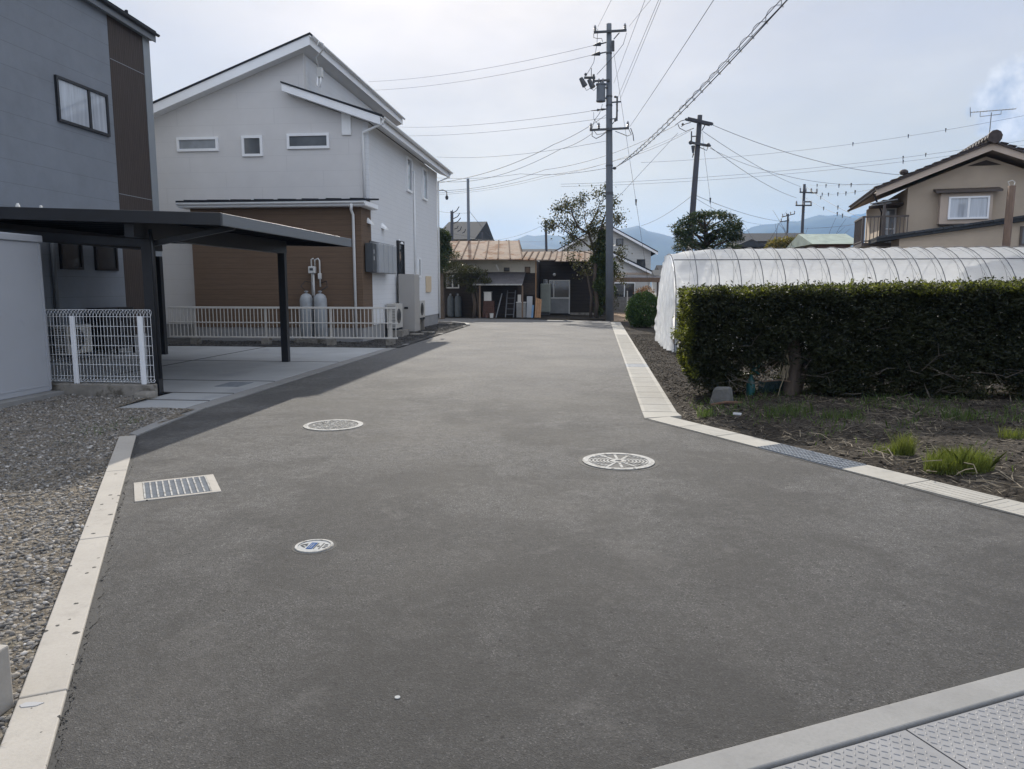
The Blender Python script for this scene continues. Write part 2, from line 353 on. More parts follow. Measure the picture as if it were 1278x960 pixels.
def leaves(name, P, size, m, parent=None, aspect=.5, droop=0., flat=0., **tags):
    """one small kite-shaped leaf per point; flat biases blades to lie level"""
    n = len(P); A = rng.normal(size=(n, 3)); A[:, 2] = A[:, 2] * (1 - flat) - droop; A = unit(A)
    B = rng.normal(size=(n, 3)); B[:, 2] *= (1 - flat); B = unit(B - A * (A * B).sum(1, keepdims=True))
    s = (size * rng.uniform(.6, 1.35, n))[:, None]
    V = np.stack([P, P + A * s * .5 + B * s * aspect * .5, P + A * s, P + A * s * .5 - B * s * aspect * .5], 1).reshape(-1, 3)
    return raw_mesh(name, V, np.arange(4 * n).reshape(n, 4), m, parent, **tags)
def blob(n, c, r, shell=.5):
    d = unit(rng.normal(size=(n, 3))); t = rng.uniform(shell ** 3, 1, n) ** (1 / 3)
    return np.array(c) + d * t[:, None] * np.array(r)
def blades(name, P, h, w, m, lean=.35, parent=None, **tags):
    n = len(P); a = rng.uniform(0, 2 * PI, n); hh = h * rng.uniform(.4, 1.2, n)
    W = np.stack([np.cos(a), np.sin(a), np.zeros(n)], 1) * w * .5
    Ld = np.clip(rng.normal(size=(n, 3)), -1.6, 1.6) * lean; Ld[:, 2] = 1; Ld = unit(Ld) * hh[:, None]
    bend = np.clip(rng.normal(size=(n, 3)), -1.5, 1.5) * (hh * lean * .5)[:, None]; bend[:, 2] = -abs(bend[:, 2]) * .4
    V = np.stack([P - W, P + W, P + Ld * .55 + W * .7, P + Ld + bend, P + Ld * .55 - W * .7], 1).reshape(-1, 3)
    return raw_mesh(name, V, np.arange(5 * n).reshape(n, 5), m, parent, **tags)

# ================================================================ GROUND
def struct(o): o['kind'] = 'structure'; return o
def sheet(name, poly, z, m):
    return struct(MB().add([(x, y, z) for x, y in poly], [tuple(range(len(poly)))]).build(name, m))
def bumpy(x, y, s=1.): return .5 * np.sin(x * 1.7 * s + 1.3 * np.sin(y * 1.1 * s)) + .3 * np.sin(x * 4.1 * s + y * 3.3 * s) + .2 * np.sin(y * 7.3 * s - x * 5.9 * s)
def inside(poly, X, Y):
    r = np.zeros(X.shape, bool); n = len(poly)
    for i in range(n):
        x0, y0 = poly[i]; x1, y1 = poly[(i + 1) % n]
        c = ((y0 > Y) != (y1 > Y)) & (X < (x1 - x0) * (Y - y0) / (y1 - y0 + 1e-12) + x0); r ^= c
    return r
struct(MB().add([(-5000, -1400, -.12), (5000, -1400, -.12), (5000, 5200, -.12), (-5000, 5200, -.12)], [(0, 1, 2, 3)]).build('ground', 'far_ground'))
# asphalt carriageway, with a ragged lip where it was rolled against the kerbs
def ragged(p, q, amp, step=.035):
    p = Vector((p[0], p[1])); q = Vector((q[0], q[1])); d = q - p; n = max(2, int(d.length / step)); nn = Vector((-d.y, d.x)).normalized()
    o = []
    for i in range(n):
        t = i / n; w = amp * (.55 * math.sin(i * .35 + 2 * math.sin(i * .11)) + .6 * random.uniform(-1, 1)) if i else 0
        o.append(tuple(p + d * t + nn * w))
    return o
Lk0, Lk1, Lk2, Lk3 = (-1.41, 1.46), (-4.85, 7.35), (-5.05, 9.2), (-5.05, 30.4)
Rk0, Rk1, Rk2 = (3.81, 4.15), (.67, 9.02), (.9, 34.6)
road = ragged(Lk0, Lk1, .011) + [Lk1, Lk2] + ragged(Lk2, Lk3, .006, .12) + [Lk3, (-5.35, 31.7), (-6.2, 32.8), (-9, 33.6), (-30, 34.5), (-30, 38.6), (-8, 37.8), (-4, 36.9), (.9, 35.1), Rk2] + [Rk1, Rk0] + ragged(Rk0, Lk0, .008)
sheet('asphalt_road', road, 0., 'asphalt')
# ragged dark asphalt lip along the near kerbs
lip = MB()
for (p, q, amp) in ((Lk0, Lk1, .03), (Rk0, Lk0, .022)):
    a = Vector((*p, 0)); b = Vector((*q, 0)); d = (b - a); nn = Vector((-d.y, d.x, 0)).normalized(); n = int(d.length / .005)
    for i in range(n):
        if random.random() < .55 + .35 * math.sin(i * .021) * math.sin(i * .0077 + 1): continue
        c = a + d * (i / n) - nn * random.uniform(-.012, amp)
        r = random.uniform(.0025, .0025 + .007 * random.random()); lip.ball((c.x, c.y, .002), r, r * random.uniform(.6, 1.2), r * .6, 5, 3)
tag(lip.build('asphalt_crumbs', 'asphalt_lip', kind='stuff'), 'dark loose asphalt crumbs along the ragged road edge beside the pale kerbs', 'asphalt crumbs')
for (p, q, wd) in ((Lk0, Lk1, .045), (Rk0, Lk0, .05), (Rk1, Rk0, .03)):      # tacky dark edge left by the hand roller
    a = Vector(p); b = Vector(q); d = b - a; n = int(d.length / .025); rw = 0.; nn = Vector((-d.y, d.x)).normalized(); V_ = []; F_ = []
    if nn.dot(Vector((-.5, 5)) - a) < 0: nn = -nn
    for i in range(n + 1):
        c_ = a + d * (i / n); rw = rw * .86 + random.uniform(-.3, .3); w_ = wd * max(.1, .5 + .3 * math.sin(i * .037 + 5 * math.sin(i * .0131)) + rw); V_ += [(*(c_ - nn * .006), .0035), (*(c_ + nn * w_), .0035)]
        if i: F_.append((2 * i - 2, 2 * i - 1, 2 * i + 1, 2 * i))
    struct(MB().add(V_, F_).build('road_edge', 'asphalt_lip'))
# left: gravel yard
gpoly = [(-2.7, 1.5), (-5.12, 7.5), (-5.3, 9.0), (-6.2, 9.75), (-14, 9.75), (-14, -4), (.5, -4), (-1.6, 1.0)]
def gravel_z(X, Y): return -.015 + .05 * np.clip((Y - 7.2) / 2.2, 0, 1) + .018 * bumpy(X, Y, 1.3)
def grid_sheet(name, x0, x1, y0, y1, st, zf, m, mask=None):
    xs = np.arange(x0, x1 + st, st); ys = np.arange(y0, y1 + st, st); X, Y = np.meshgrid(xs, ys); Z = zf(X, Y)
    V = np.stack([X, Y, Z], -1).reshape(-1, 3); nx = len(xs); i, j = np.meshgrid(np.arange(nx - 1), np.arange(len(ys) - 1)); k = (j * nx + i).ravel()
    Fq = np.stack([k, k + 1, k + nx + 1, k + nx], 1)
    if mask is not None:
        cx = V[Fq].mean(1); Fq = Fq[mask(cx[:, 0], cx[:, 1])]
    o = raw_mesh(name, V, Fq, m); o.data.shade_smooth(); return struct(o)
lk_d = Vector((Lk1[0] - Lk0[0], Lk1[1] - Lk0[1])).normalized(); lk_n = Vector((-lk_d.y, lk_d.x))
if lk_n.x > 0: lk_n = -lk_n
kerb_w = .165
def left_of_kerb(X, Y, off): return np.where(Y < 7.42, ((X - Lk0[0]) * lk_n.x + (Y - Lk0[1]) * lk_n.y) > off, X < -4.86 - off * .86 - (Y - 7.37) * .105)
grid_sheet('gravel_yard', -14, -.4, -3, 9.9, .1, gravel_z, 'gravel_bed', lambda X, Y: left_of_kerb(X, Y, kerb_w - .09) & ((X < -6.22) | (Y < 8.99)))
def pebble_field(name, n, box, test, size, zf, m='pebbles', sq=.6):
    x0, x1, y0, y1 = box; X = rng.uniform(x0, x1, n * 3); Y = rng.uniform(y0, y1, n * 3); k = test(X, Y); X = X[k][:n]; Y = Y[k][:n]; n = len(X)
    t = (1 + 5 ** .5) / 2
    iv = np.array([(-1, t, 0), (1, t, 0), (-1, -t, 0), (1, -t, 0), (0, -1, t), (0, 1, t), (0, -1, -t), (0, 1, -t), (t, 0, -1), (t, 0, 1), (-t, 0, -1), (-t, 0, 1)], float) / (1 + t * t) ** .5
    fi = np.array([(0, 11, 5), (0, 5, 1), (0, 1, 7), (0, 7, 10), (0, 10, 11), (1, 5, 9), (5, 11, 4), (11, 10, 2), (10, 7, 6), (7, 1, 8), (3, 9, 4), (3, 4, 2), (3, 2, 6), (3, 6, 8), (3, 8, 9), (4, 9, 5), (2, 4, 11), (6, 2, 10), (8, 6, 7), (9, 8, 1)])
    S = size[0] + (size[1] - size[0]) * rng.uniform(0, 1, n) ** 3.2
    ax = np.stack([rng.uniform(.7, 1.35, n), rng.uniform(.6, 1.1, n), rng.uniform(.28, .7, n)], 1) * S[:, None]
    Vv = iv[None] * rng.uniform(.68, 1.2, (n, 12, 1)) * ax[:, None, :]
    a = rng.uniform(0, 2 * PI, n); c, s = np.cos(a)[:, None], np.sin(a)[:, None]; tl = rng.normal(0, .35, n)[:, None]
    x = Vv[..., 0]; y = Vv[..., 1]; z = Vv[..., 2]; y, z = y * np.cos(tl) - z * np.sin(tl), y * np.sin(tl) + z * np.cos(tl)
    V = np.stack([X[:, None] + x * c - y * s, Y[:, None] + x * s + y * c, (zf(X, Y) + ax[:, 2] * .35)[:, None] + z], -1).reshape(-1, 3)
    Fq = (fi[None] + (np.arange(n) * 12)[:, None, None]).reshape(-1, 3)
    return raw_mesh(name, V, Fq, m, kind='stuff')
okp = lambda X, Y: left_of_kerb(X, Y, kerb_w + .01) & ((X < -6.28) | (Y < 8.96)) & (Y < 10.0) & (X > -1.75 - .72 * Y - 1.)
p = pebble_field('gravel', 27000, (-6.5, -1.6, 1.2, 5.2), okp, (.004, .023), gravel_z); tag(p, 'grey and tan crushed stone gravel beside the left kerb', 'gravel')
p = pebble_field('gravel', 27000, (-10, -3, 5.2, 9.95), okp, (.005, .022), gravel_z); tag(p, 'shaded grey gravel sloping up to the low concrete footing', 'gravel')
nw = 2600; X = rng.uniform(-7, -1.8, nw); Yy = rng.uniform(1.5, 8.8, nw); k = left_of_kerb(X, Yy, .2) & (bumpy(X * .8 + 2, Yy * .8) + rng.normal(0, .25, nw) > .25); X = X[k]; Yy = Yy[k]
o = leaves('dry_weeds', np.stack([X, Yy, gravel_z(X, Yy) + .015], 1), .09, 'deadgrass', None, aspect=.05, flat=.8, kind='stuff'); tag(o, 'wisps of dry weed lying on the left gravel', 'dry weeds')
# right: dirt plot under the hedge
def dirt_ok(X, Y):
    a = np.where(Y > 9.2, X - (1.16 + (Y - 9.2) * .008), (X - 1.11) * .844 + (Y - 9.23) * .536)
    return (a > -.06) & (X < 20) & ~((X < 1.4) & (Y > 34.4))
def dirt_z(X, Y):
    a = np.where(Y > 9.2, X - 1.2, (X - 1.11) * .844 + (Y - 9.23) * .536)
    return -.03 + .11 * np.clip(a / 1.2, 0, 1) * np.exp(-((Y - 9.8) / 6) ** 2) + .022 * bumpy(X, Y, 1.1) * np.clip(a / .4, 0, 1)
grid_sheet('dirt_plot', .9, 12, 2.5, 35.2, .1, dirt_z, 'soil', dirt_ok)
p = pebble_field('soil_clods', 7000, (1.0, 7, 5.2, 14), lambda X, Y: dirt_ok(X - .12, Y - .05), (.006, .028), dirt_z, 'soil'); tag(p, 'dark soil clods scattered on the dirt plot under the hedge', 'soil clods')
p = pebble_field('roadside_pebbles', 14000, (1.2, 2.6, 9, 26), dirt_ok, (.005, .018), dirt_z, 'soil'); tag(p, 'small dark stones on the dirt verge beside the right drain', 'pebbles')
# concrete forecourt below the carport, with joints left as real gaps
def slab(name, poly, z0, z1, m, bev=.004):
    return struct(MB().prism([(x, y, z0) for x, y in poly], (0, 0, z1 - z0)).build(name, m, bevel=bev))
yy = [8.98, 9.78, 10.5, 11.95, 15.2, 18.9]
for i in range(5):
    a, b = yy[i] + .02, yy[i + 1] - .02
    for (xa, xb) in ((-11.6, -8.62), (-8.585, -5.325)):
        if i < 2 and xa < -9: continue
        x0 = max(xa, -6.28) if i < 2 else xa
        slab('driveway', [(x0, a), (xb, a), (xb, b), (x0, b)], -.1, .012, 'driveway_concrete')
struct(MB().box(-6.28, -5.3, 8.97, 10.49, -.09, .001).box(-11.6, -5.3, 10.495, 18.92, -.09, .001).build('driveway_base', 'joint_dark'))
for y_ in yy[1:5]: struct(MB().box(-11.6 if y_ > 10 else -6.27, -5.33, y_ - .03, y_ + .03, .0123, .0135).build('driveway_joint', 'joint_dark'))
struct(MB().box(-8.63, -8.57, 10.54, 18.85, .0125, .0139).build('driveway_joint', 'joint_dark'))
struct(MB().box(-6.0, -5.6, 11.2, 11.75, .0125, .0165).build('driveway_drain_lid', 'grate_steel'))
# dark gravel strip round the white house
grid_sheet('house_gravel', -14, -5.17, 18.93, 32.4, .2, lambda X, Y: .02 + .02 * bumpy(X, Y, 1.2), 'dark_gravel', lambda X, Y: (Y < 30.4) | (X < -6.0))
p = pebble_field('gravel', 6000, (-11.5, -5.2, 19.0, 31), lambda X, Y: (X > -6.5) | (Y < 20.8), (.012, .035), lambda X, Y: .02 + .02 * bumpy(X, Y, 1.2)); tag(p, 'dark gravel strip between the white house and the railing', 'gravel')
p.data.materials[0] = MATS['dark_gravel']
grid_sheet('sandy_lot', .95, 9, 35.25, 48, .4, lambda X, Y: -.02 + .02 * bumpy(X, Y), 'sandy_lot')
grid_sheet('shed_yard', -12, .9, 37.4, 46, .3, lambda X, Y: -.04 + .02 * bumpy(X, Y) + .02, 'soil', lambda X, Y: Y > 37.9 - .25 * (X + 8))

# ================================================================ KERBS, DRAINS, COVERS
def quad_block(a, b, w_vec, z0, z1):
    a = Vector((*a, z0)); b = Vector((*b, z0)); w = Vector((*w_vec, 0))
    return MB().prism([a, b, b + w, a + w], (0, 0, z1 - z0))
kl = (Vector(Lk1) - Vector(Lk0)).length; cuts = [-1.2, 1.26, 3.25, 5.15, kl]
kg = 'kerb stones along the left asphalt edge'
for i in range(len(cuts) - 1):
    a = Vector(Lk0) + lk_d * (cuts[i] + .004); b = Vector(Lk0) + lk_d * (cuts[i + 1] - .004)
    o = quad_block(a, b, lk_n * kerb_w, -.12, .018).build('kerb_stone', 'kerb_concrete', bevel=.006)
    tag(o, 'pale concrete kerb stone with black tar specks between gravel and asphalt on the left', 'kerb', kg)
a = Vector((-4.86, 7.37)); b = Vector((-5.065, 9.2))
o = MB().prism([(a.x, a.y, -.12), (b.x, b.y, -.12), (b.x - .225, b.y + .01, -.12), (a.x - .14, a.y + .09, -.12)], (0, 0, .135)).build('kerb_stone', 'strip_concrete', bevel=.005)
tag(o, 'shaded grey kerb stone at the bend beside the gravel and driveway', 'kerb')
y0 = 9.21
while y0 < 30.3:
    y1 = min(y0 + 2.0, 30.4)
    o = MB().box(-5.295, -5.06, y0 + .004, y1 - .004, -.12, .014).build('kerb_stone', 'strip_concrete', bevel=.005)
    tag(o, 'flush grey concrete edging strip between the driveway side and the asphalt', 'kerb', 'edging strips along the driveway'); y0 = y1
ks = MB(); cpts = [(-5.06, 30.4), (-5.36, 31.72), (-6.2, 32.82), (-8.9, 33.62)]
for p, q in zip(cpts, cpts[1:]):
    p = Vector((*p, -.03)); q = Vector((*q, -.03)); ks.beam(p, q, .16, .16)
tag(ks.build('kerb_stone', 'strip_concrete'), 'pale curved kerb turning left behind the white house', 'kerb')
# small survey plate on the nearest stone
pc = Vector(Lk0) + lk_d * 1.19 + lk_n * .12
pl = MB().prism([(pc.x + dx, pc.y + dy, .0185) for dx, dy in ((-.03, -.008), (-.012, -.02), (.035, -.004), (.05, .02), (.014, .02), (-.02, .014))], (0, 0, .002)).build('survey_plate', 'paper_white')
tag(pl, 'small silvery torn survey sticker on the nearest left kerb stone', 'sticker')
# right drain: row of concrete lids
dg = 'concrete drain lids along the right road edge'
def lid(a, b, wv, idx, pattern):
    """one lid from a to b along the road edge, wv across"""
    d = (Vector(b) - Vector(a)); ln = d.length; d.normalize(); w = Vector(wv); wl = w.length; wn = w.normalized()
    m = MB().prism([(*a, -.1), (*b, -.1), (*(Vector(b) + w), -.1), (*(Vector(a) + w), -.1)], (0, 0, .112))
    if pattern == 'ribs':
        n = max(2, int(wl / .06))
        for k in range(n):
            p = Vector(a) + wn * (wl * (k + .5) / n) + d * .03; q = p + d * (ln - .06)
            m.beam((*p, .0125), (*q, .0125), .020, .004)
    elif pattern == 'cross':
        n = max(3, int(ln / .07))
        for k in range(n):
            p = Vector(a) + d * (ln * (k + .5) / n) + wn * .04; q = p + wn * (wl - .1)
            m.beam((*p, .0122), (*q, .0122), .040, .003)
    o = m.build('gutter_slab', 'drain_concrete', bevel=.003); return o
edge = [(Vector(Rk1), Vector((.90, 34.2)), Vector((.44, .0)))]
p0 = Vector((.67, 9.5)); p1 = Vector((.895, 34.2)); dl = (p1 - p0).length; n = int(dl / .6); dd = (p1 - p0).normalized()
for i in range(n):
    a = p0 + dd * (i * .6 + .009); b = p0 + dd * (i * .6 + .591)
    o = lid(a, b, (.44, 0), i, ('cross' if i < 26 else None))
    if i == 9:
        o.data.materials[0] = MATS['grate_steel']; tag(o, 'grey steel grate among the concrete lids of the straight right drain', 'drain grate')
    else: tag(o, 'pale concrete drain lid in the straight row beside the dirt verge', 'drain lid', dg)
o = MB().prism([(.67, 9.03, -.1), (1.14, 9.24, -.1), (1.11, 9.49, -.1), (.67, 9.49, -.1)], (0, 0, .112)).build('gutter_slab', 'drain_concrete', bevel=.003)
tag(o, 'wedge shaped concrete lid at the corner of the right drain', 'drain lid')
p0 = Vector((.70, 8.99)); p1 = Vector(Rk0) + Vector((.9, -1.4)); dd = (p1 - p0).normalized(); wn = Vector((-dd.y, dd.x)); wn = wn if wn.x > 0 else -wn
s = 0.; i = 0
while s < 6.6:
    ln = .6 if i != 3 else 1.0
    a = p0 + dd * (s + .007); b = p0 + dd * (s + ln - .007); w = wn * .33
    if i == 3:
        t = thing('drain_grate', 'long blue grey steel grate set in the slanting right drain', 'drain grate', (*a, 0))
        MB().prism([(*a, -.1), (*b, -.1), (*(b + w), -.1), (*(a + w), -.1)], (0, 0, .098)).build('drain_pit', 'iron_dark', t)
        g = MB()
        for k in range(21):
            p = a + (b - a) * (k / 20); g.beam((*(p + w * .03), .004), (*(p + w * .97), .004), .012, .018)
        for k in range(9):
            q = w * (.03 + .94 * k / 8); g.beam((*(a + q), .0062), (*(b + q), .0062), .010, .016)
        g.build('grating', 'grate_steel', t)
    else:
        o = lid(a, b, w, i, ('ribs' if i in (5, 7) else 'cross' if i in (1, 6) else None))
        tag(o, 'pale concrete drain lid in the slanting row beside the dry weeds', 'drain lid', 'slanting drain lids')
    s += ln; i += 1
# bottom right: concrete edge strip and steel tread plates
sd = Vector((1.57, .81)).normalized(); sn = Vector((sd.y, -sd.x))
st0 = Vector((.27, 2.33)); sw = .125
for k, (u0, u1) in enumerate(((-3.6, -2.2), (-2.2, -.2), (-.2, 2.2), (2.2, 4.1))):
    a = st0 + sd * (u0 + .003) ; b = st0 + sd * (u1 - .003)
    o = quad_block(a, b, sn * sw, -.12, .016).build('edge_strip', 'strip_concrete', bevel=.006)
    tag(o, 'pale concrete edging beside the steel plates in the near right corner', 'kerb', 'edging beside the steel plates')
jt = (Vector((1.14, 2.67)) - st0).dot(sd)
for k, (u0, u1, lab) in enumerate(((jt - 1.5, jt, 'steel tread plate left of the dark joint in the near corner'), (jt, jt + 1.5, 'steel tread plate right of the dark joint in the near corner'))):
    a = st0 + sd * (u0 + .004) + sn * (sw + .012); b = st0 + sd * (u1 - .004) + sn * (sw + .012); w = sn * .8
    m = MB().prism([(*a, -.03), (*b, -.03), (*(b + w), -.03), (*(a + w), -.03)], (0, 0, .036))
    for r in range(30):
        for c in range(56):
            q = a + sd * (.018 + c * .0265) + sn * (.016 + r * .0265)
            an = PI / 4 if (r + c) % 2 else -PI / 4
            dv = (sd * math.cos(an) + sn * math.sin(an)); pv = Vector((-dv.y, dv.x)); h = .013
            if (q - a).dot(sd) > 1.475: continue
            m.add([(*(q - dv * h), .0055), (*(q + pv * .004), .0055), (*(q + dv * h), .0055), (*(q - pv * .004), .0055), (*(q - dv * h * .6), .0085), (*(q + dv * h * .6), .0085)],
                  [(0, 3, 4), (0, 4, 1), (1, 4, 5), (1, 5, 2), (2, 5, 3), (3, 5, 4)])
    tag(m.build('tread_plate', 'steel_plate'), 'pale diamond pattern ' + lab, 'steel plate')
struct(MB().prism([(*(st0 + sd * -3.6 + sn * .17), -.1), (*(st0 + sd * 4.1 + sn * .17), -.1), (*(st0 + sd * 4.1 + sn * 4), -.1), (*(st0 + sd * -3.6 + sn * 4), -.1)], (0, 0, .06)).build('drain_channel', 'joint_dark'))

def disc(m, c, r, z0, z1, n=48):
    m.tube([(c[0], c[1], z0), (c[0], c[1], z1)], r, n)
def ring(m, c, r0, r1, z, n=56, h=.006):
    k = len(m.v)
    for rr, zz in ((r0, z), (r0, z + h), (r1, z + h), (r1, z)):
        for j in range(n): a = 2 * PI * j / n; m.v.append((c[0] + rr * math.cos(a), c[1] + rr * math.sin(a), zz))
    for q in range(3):
        for j in range(n): m.f.append((k + q * n + j, k + q * n + (j + 1) % n, k + (q + 1) * n + (j + 1) % n, k + (q + 1) * n + j))
def arcbar(m, c, r, a0, a1, w, z, h=.006, n=10):
    pts = [(c[0] + r * math.cos(a0 + (a1 - a0) * i / n), c[1] + r * math.sin(a0 + (a1 - a0) * i / n), z) for i in range(n + 1)]
    for p, q in zip(pts, pts[1:]): m.beam(p, q, w, h)
# manhole further away: blossom-like worn relief
c = (-2.96, 8.2)
t = thing('manhole_cover', 'round iron manhole cover with pale blossom like relief, farther one on the left', 'manhole cover', (*c, 0))
m = MB(); disc(m, c, .335, -.02, .004); m.build('cover_plate', 'iron_dark', t)
m = MB(); ring(m, c, .341, .372, -.004, 56, .0056); m.build('patched_surround', 'asphalt_lip', t)
m = MB(); ring(m, c, .285, .34, .004)
for k in range(190):
    a = random.uniform(0, 2 * PI); r = .27 * random.random() ** .5; an = random.uniform(0, PI); q = Vector((c[0] + r * math.cos(a), c[1] + r * math.sin(a), .0055)); ln = random.uniform(.018, .045)
    d = Vector((math.cos(an), math.sin(an), 0)); e = q + d * ln
    if math.hypot(e.x - c[0], e.y - c[1]) < .28: m.beam(q, e, random.uniform(.010, .018), .005)
m.build('relief', 'iron_worn', t)
# nearer manhole: sun rays between nested waves
c = (.27, 6.74)
t = thing('manhole_cover', 'round iron manhole cover with spokes between nested wave arcs, nearer one on the right', 'manhole cover', (*c, 0))
m = MB(); disc(m, c, .325, -.02, .004); m.build('cover_plate', 'iron_dark', t)
m = MB(); ring(m, c, .331, .372, -.004, 56, .0056); m.build('patched_surround', 'asphalt_lip', t)
m = MB(); ring(m, c, .275, .33, .004)
for k in range(12):
    a = 2 * PI * k / 12 + .1; l0 = .075
    if abs(math.cos(a)) > .8: continue
    m.beam((c[0] + l0 * math.cos(a), c[1] + l0 * math.sin(a), .0055), (c[0] + .26 * math.cos(a), c[1] + .26 * math.sin(a), .0055), .024, .005)
ring(m, c, .03, .075, .004, 24)
for sgn in (-1, 1):
    for k in range(7):
        cc = (c[0] + sgn * (.05 + k * .033), c[1]); rr = .11; sp = .95 - .04 * k
        arcbar(m, (cc[0] - sgn * .06, cc[1]), rr, (0 if sgn > 0 else PI) - sp, (0 if sgn > 0 else PI) + sp, .017, .0055 + .0003 * (k % 2))
    for k in range(5):
        for w_ in (-1, 1):
            arcbar(m, (c[0] + sgn * (.10 + .035 * k), c[1] + w_ * (.20 - .02 * k)), .028, 0, PI, .011, .0052 + .0002 * k, .005, 5)
m.build('relief', 'iron_worn', t)
for q_ in ((-.06, -.305), (.13, -.28)): dot = MB(); disc(dot, (c[0] + q_[0], c[1] + q_[1]), .014, .009, .0112, 10); dot.build('lift_hole', 'iron_dark', t)
# small valve cover with blue panel
c = (-1.69, 4.27)
t = thing('valve_cover', 'small round white valve cover with blue panel set in the asphalt', 'valve cover', (*c, 0))
m = MB(); disc(m, c, .118, -.02, .003, 36); m.build('cover_plate', 'lid_white', t)
m = MB(); ring(m, c, .100, .116, .003, 36, .005); m.build('rim', 'iron_worn', t)
m = MB().box(c[0] - .034, c[0] + .004, c[1] - .055, c[1] + .055, .003, .0055); m.build('blue_panel', 'lid_blue', t)
m = MB()
for yy_ in (-.038, -.006, .026): m.box(c[0] - .028, c[0] - .002, c[1] + yy_, c[1] + yy_ + .003, .0058, .0062)
for xx_ in (-.024, -.010): m.box(c[0] + xx_, c[0] + xx_ + .0025, c[1] - .036, c[1] + .03, .0060, .0064)
m.build('panel_marks', 'lid_white', t)
m = MB()
for x_ in (.010, .044): m.box(c[0] + x_, c[0] + x_ + .005, c[1] - .05, c[1] + .05, .003, .0062)
m.box(c[0] + .024, c[0] + .036, c[1] - .014, c[1] + .006, .003, .0062)
m.build('lettering', 'iron_dark', t); m = MB()
m.beam((c[0] - .085, c[1] - .0, .005), (c[0] - .05, c[1] + .03, .005), .007, .004); m.beam((c[0] - .085, c[1], .0051), (c[0] - .05, c[1] - .03, .0051), .007, .004); m.box(c[0] - .055, c[0] - .044, c[1] - .006, c[1] + .006, .003, .0062)
m.build('arrow_mark', 'iron_dark', t); m = MB()
for y_ in (-.025, 0, .025): m.box(c[0] + .06, c[0] + .085 - abs(y_) * .2, c[1] + y_, c[1] + y_ + .006, .003, .0062)
m.build('lettering', 'iron_dark', t)
m = MB(); ring(m, c, .118, .138, -.004, 36, .0055); m.build('patched_surround', 'asphalt_lip', t)
v_ = G(496, 871); m = MB(); disc(m, v_, .011, .001, .004, 14); tag(m.build('survey_nail', 'lid_white'), 'tiny pale round survey nail alone in the near asphalt', 'nail')
# street gully with steel grille on the left
A_, B_, C_, D_ = [Vector(G(*p)) for p in ((168, 627), (277, 614), (275, 593), (172, 602))]
gx = (B_ - A_).normalized(); gy = Vector((-gx.y, gx.x, 0)); gl = .61; gw = .60; o0 = A_ + Vector((0, 0, 0))
t = thing('street_gully', 'rectangular street gully with pale concrete frame and steel grille near the left kerb', 'drain grate', o0)
def gp(u, v, z): q = o0 + gx * u + gy * v; return (q.x, q.y, z)
fr = MB()
for (u0, u1, v0, v1) in ((0, gl, 0, .035), (0, gl, gw - .035, gw), (0, .065, .035, gw - .035), (gl - .065, gl, .035, gw - .035)):
    fr.prism([gp(u0, v0, -.1), gp(u1, v0, -.1), gp(u1, v1, -.1), gp(u0, v1, -.1)], (0, 0, .107))
fr.build('frame', 'kerb_concrete', t, bevel=.003)
MB().prism([gp(.065, .035, -.1), gp(gl - .065, .035, -.1), gp(gl - .065, gw - .035, -.1), gp(.065, gw - .035, -.1)], (0, 0, .1005)).build('pit', 'iron_dark', t)
gr = MB()
for k in range(11):
    u = .072 + (gl - .144) * k / 10; gr.beam(gp(u, .037, .006), gp(u, gw - .037, .006), .012, .010)
gr.build('grille', 'iron_worn', t)
gr = MB()
for k in range(40):
    v = .045 + (gw - .09) * k / 39; gr.beam(gp(.068, v, .0035), gp(gl - .068, v, .0035), .0055, .005)
gr.build('fine_bars', 'grate_steel', t)
# boundary stake at the very left
o = G(-9, 885); sk = MB().box(o.x - .05, o.x + .05, o.y - .05, o.y + .05, -.1, .24).build('boundary_stake', 'kerb_concrete', bevel=.008)
tag(sk, 'short square concrete boundary stake standing in the gravel at the left edge', 'stake')

# ================================================================ BUILDINGS
def window(parent, name, p, ux, w, h, nrm, frame_m, pane_m, ft=.05, mull=(), depth=.05, trans=(), curtain=None):
    """window on a vertical wall: p = lower corner on the wall face, ux = unit along wall, nrm = outward normal"""
    p = Vector(p); ux = Vector(ux); nz = Vector(nrm); uz = Vector((0, 0, 1))
    def blk(m, u0, u1, v0, v1, d0, d1):
        m.prism([p + ux * u0 + uz * v0 + nz * d0, p + ux * u1 + uz * v0 + nz * d0, p + ux * u1 + uz * v1 + nz * d0, p + ux * u0 + uz * v1 + nz * d0], nz * (d1 - d0))
    m = MB()
    blk(m, 0, w, 0, ft, -.02, depth); blk(m, 0, w, h - ft, h, -.02, depth); blk(m, 0, ft, ft, h - ft, -.02, depth); blk(m, w - ft, w, ft, h - ft, -.02, depth)
    for u in mull: blk(m, u - ft * .6, u + ft * .6, ft, h - ft, -.02, depth - .008)
    for v_ in trans: blk(m, ft, w - ft, v_ - ft * .4, v_ + ft * .4, -.02, depth - .012)
    f = m.build(name, frame_m, parent)
    m = MB(); blk(m, ft, w - ft, ft, h - ft, -.01, depth * .35); m.build('pane', pane_m, f)
    return f
def strip_roof(name, poly, th, m, parent):   # sloping slab from 4 top corners
    return MB().prism([Vector(p) - Vector((0, 0, th)) for p in poly], (0, 0, th)).build(name, m, parent)
def downpipe(parent, pts, r=.035, m='white_pvc', name='downpipe'):
    return MB().tube(pts, r, 10).build(name, m, parent, smooth=True)
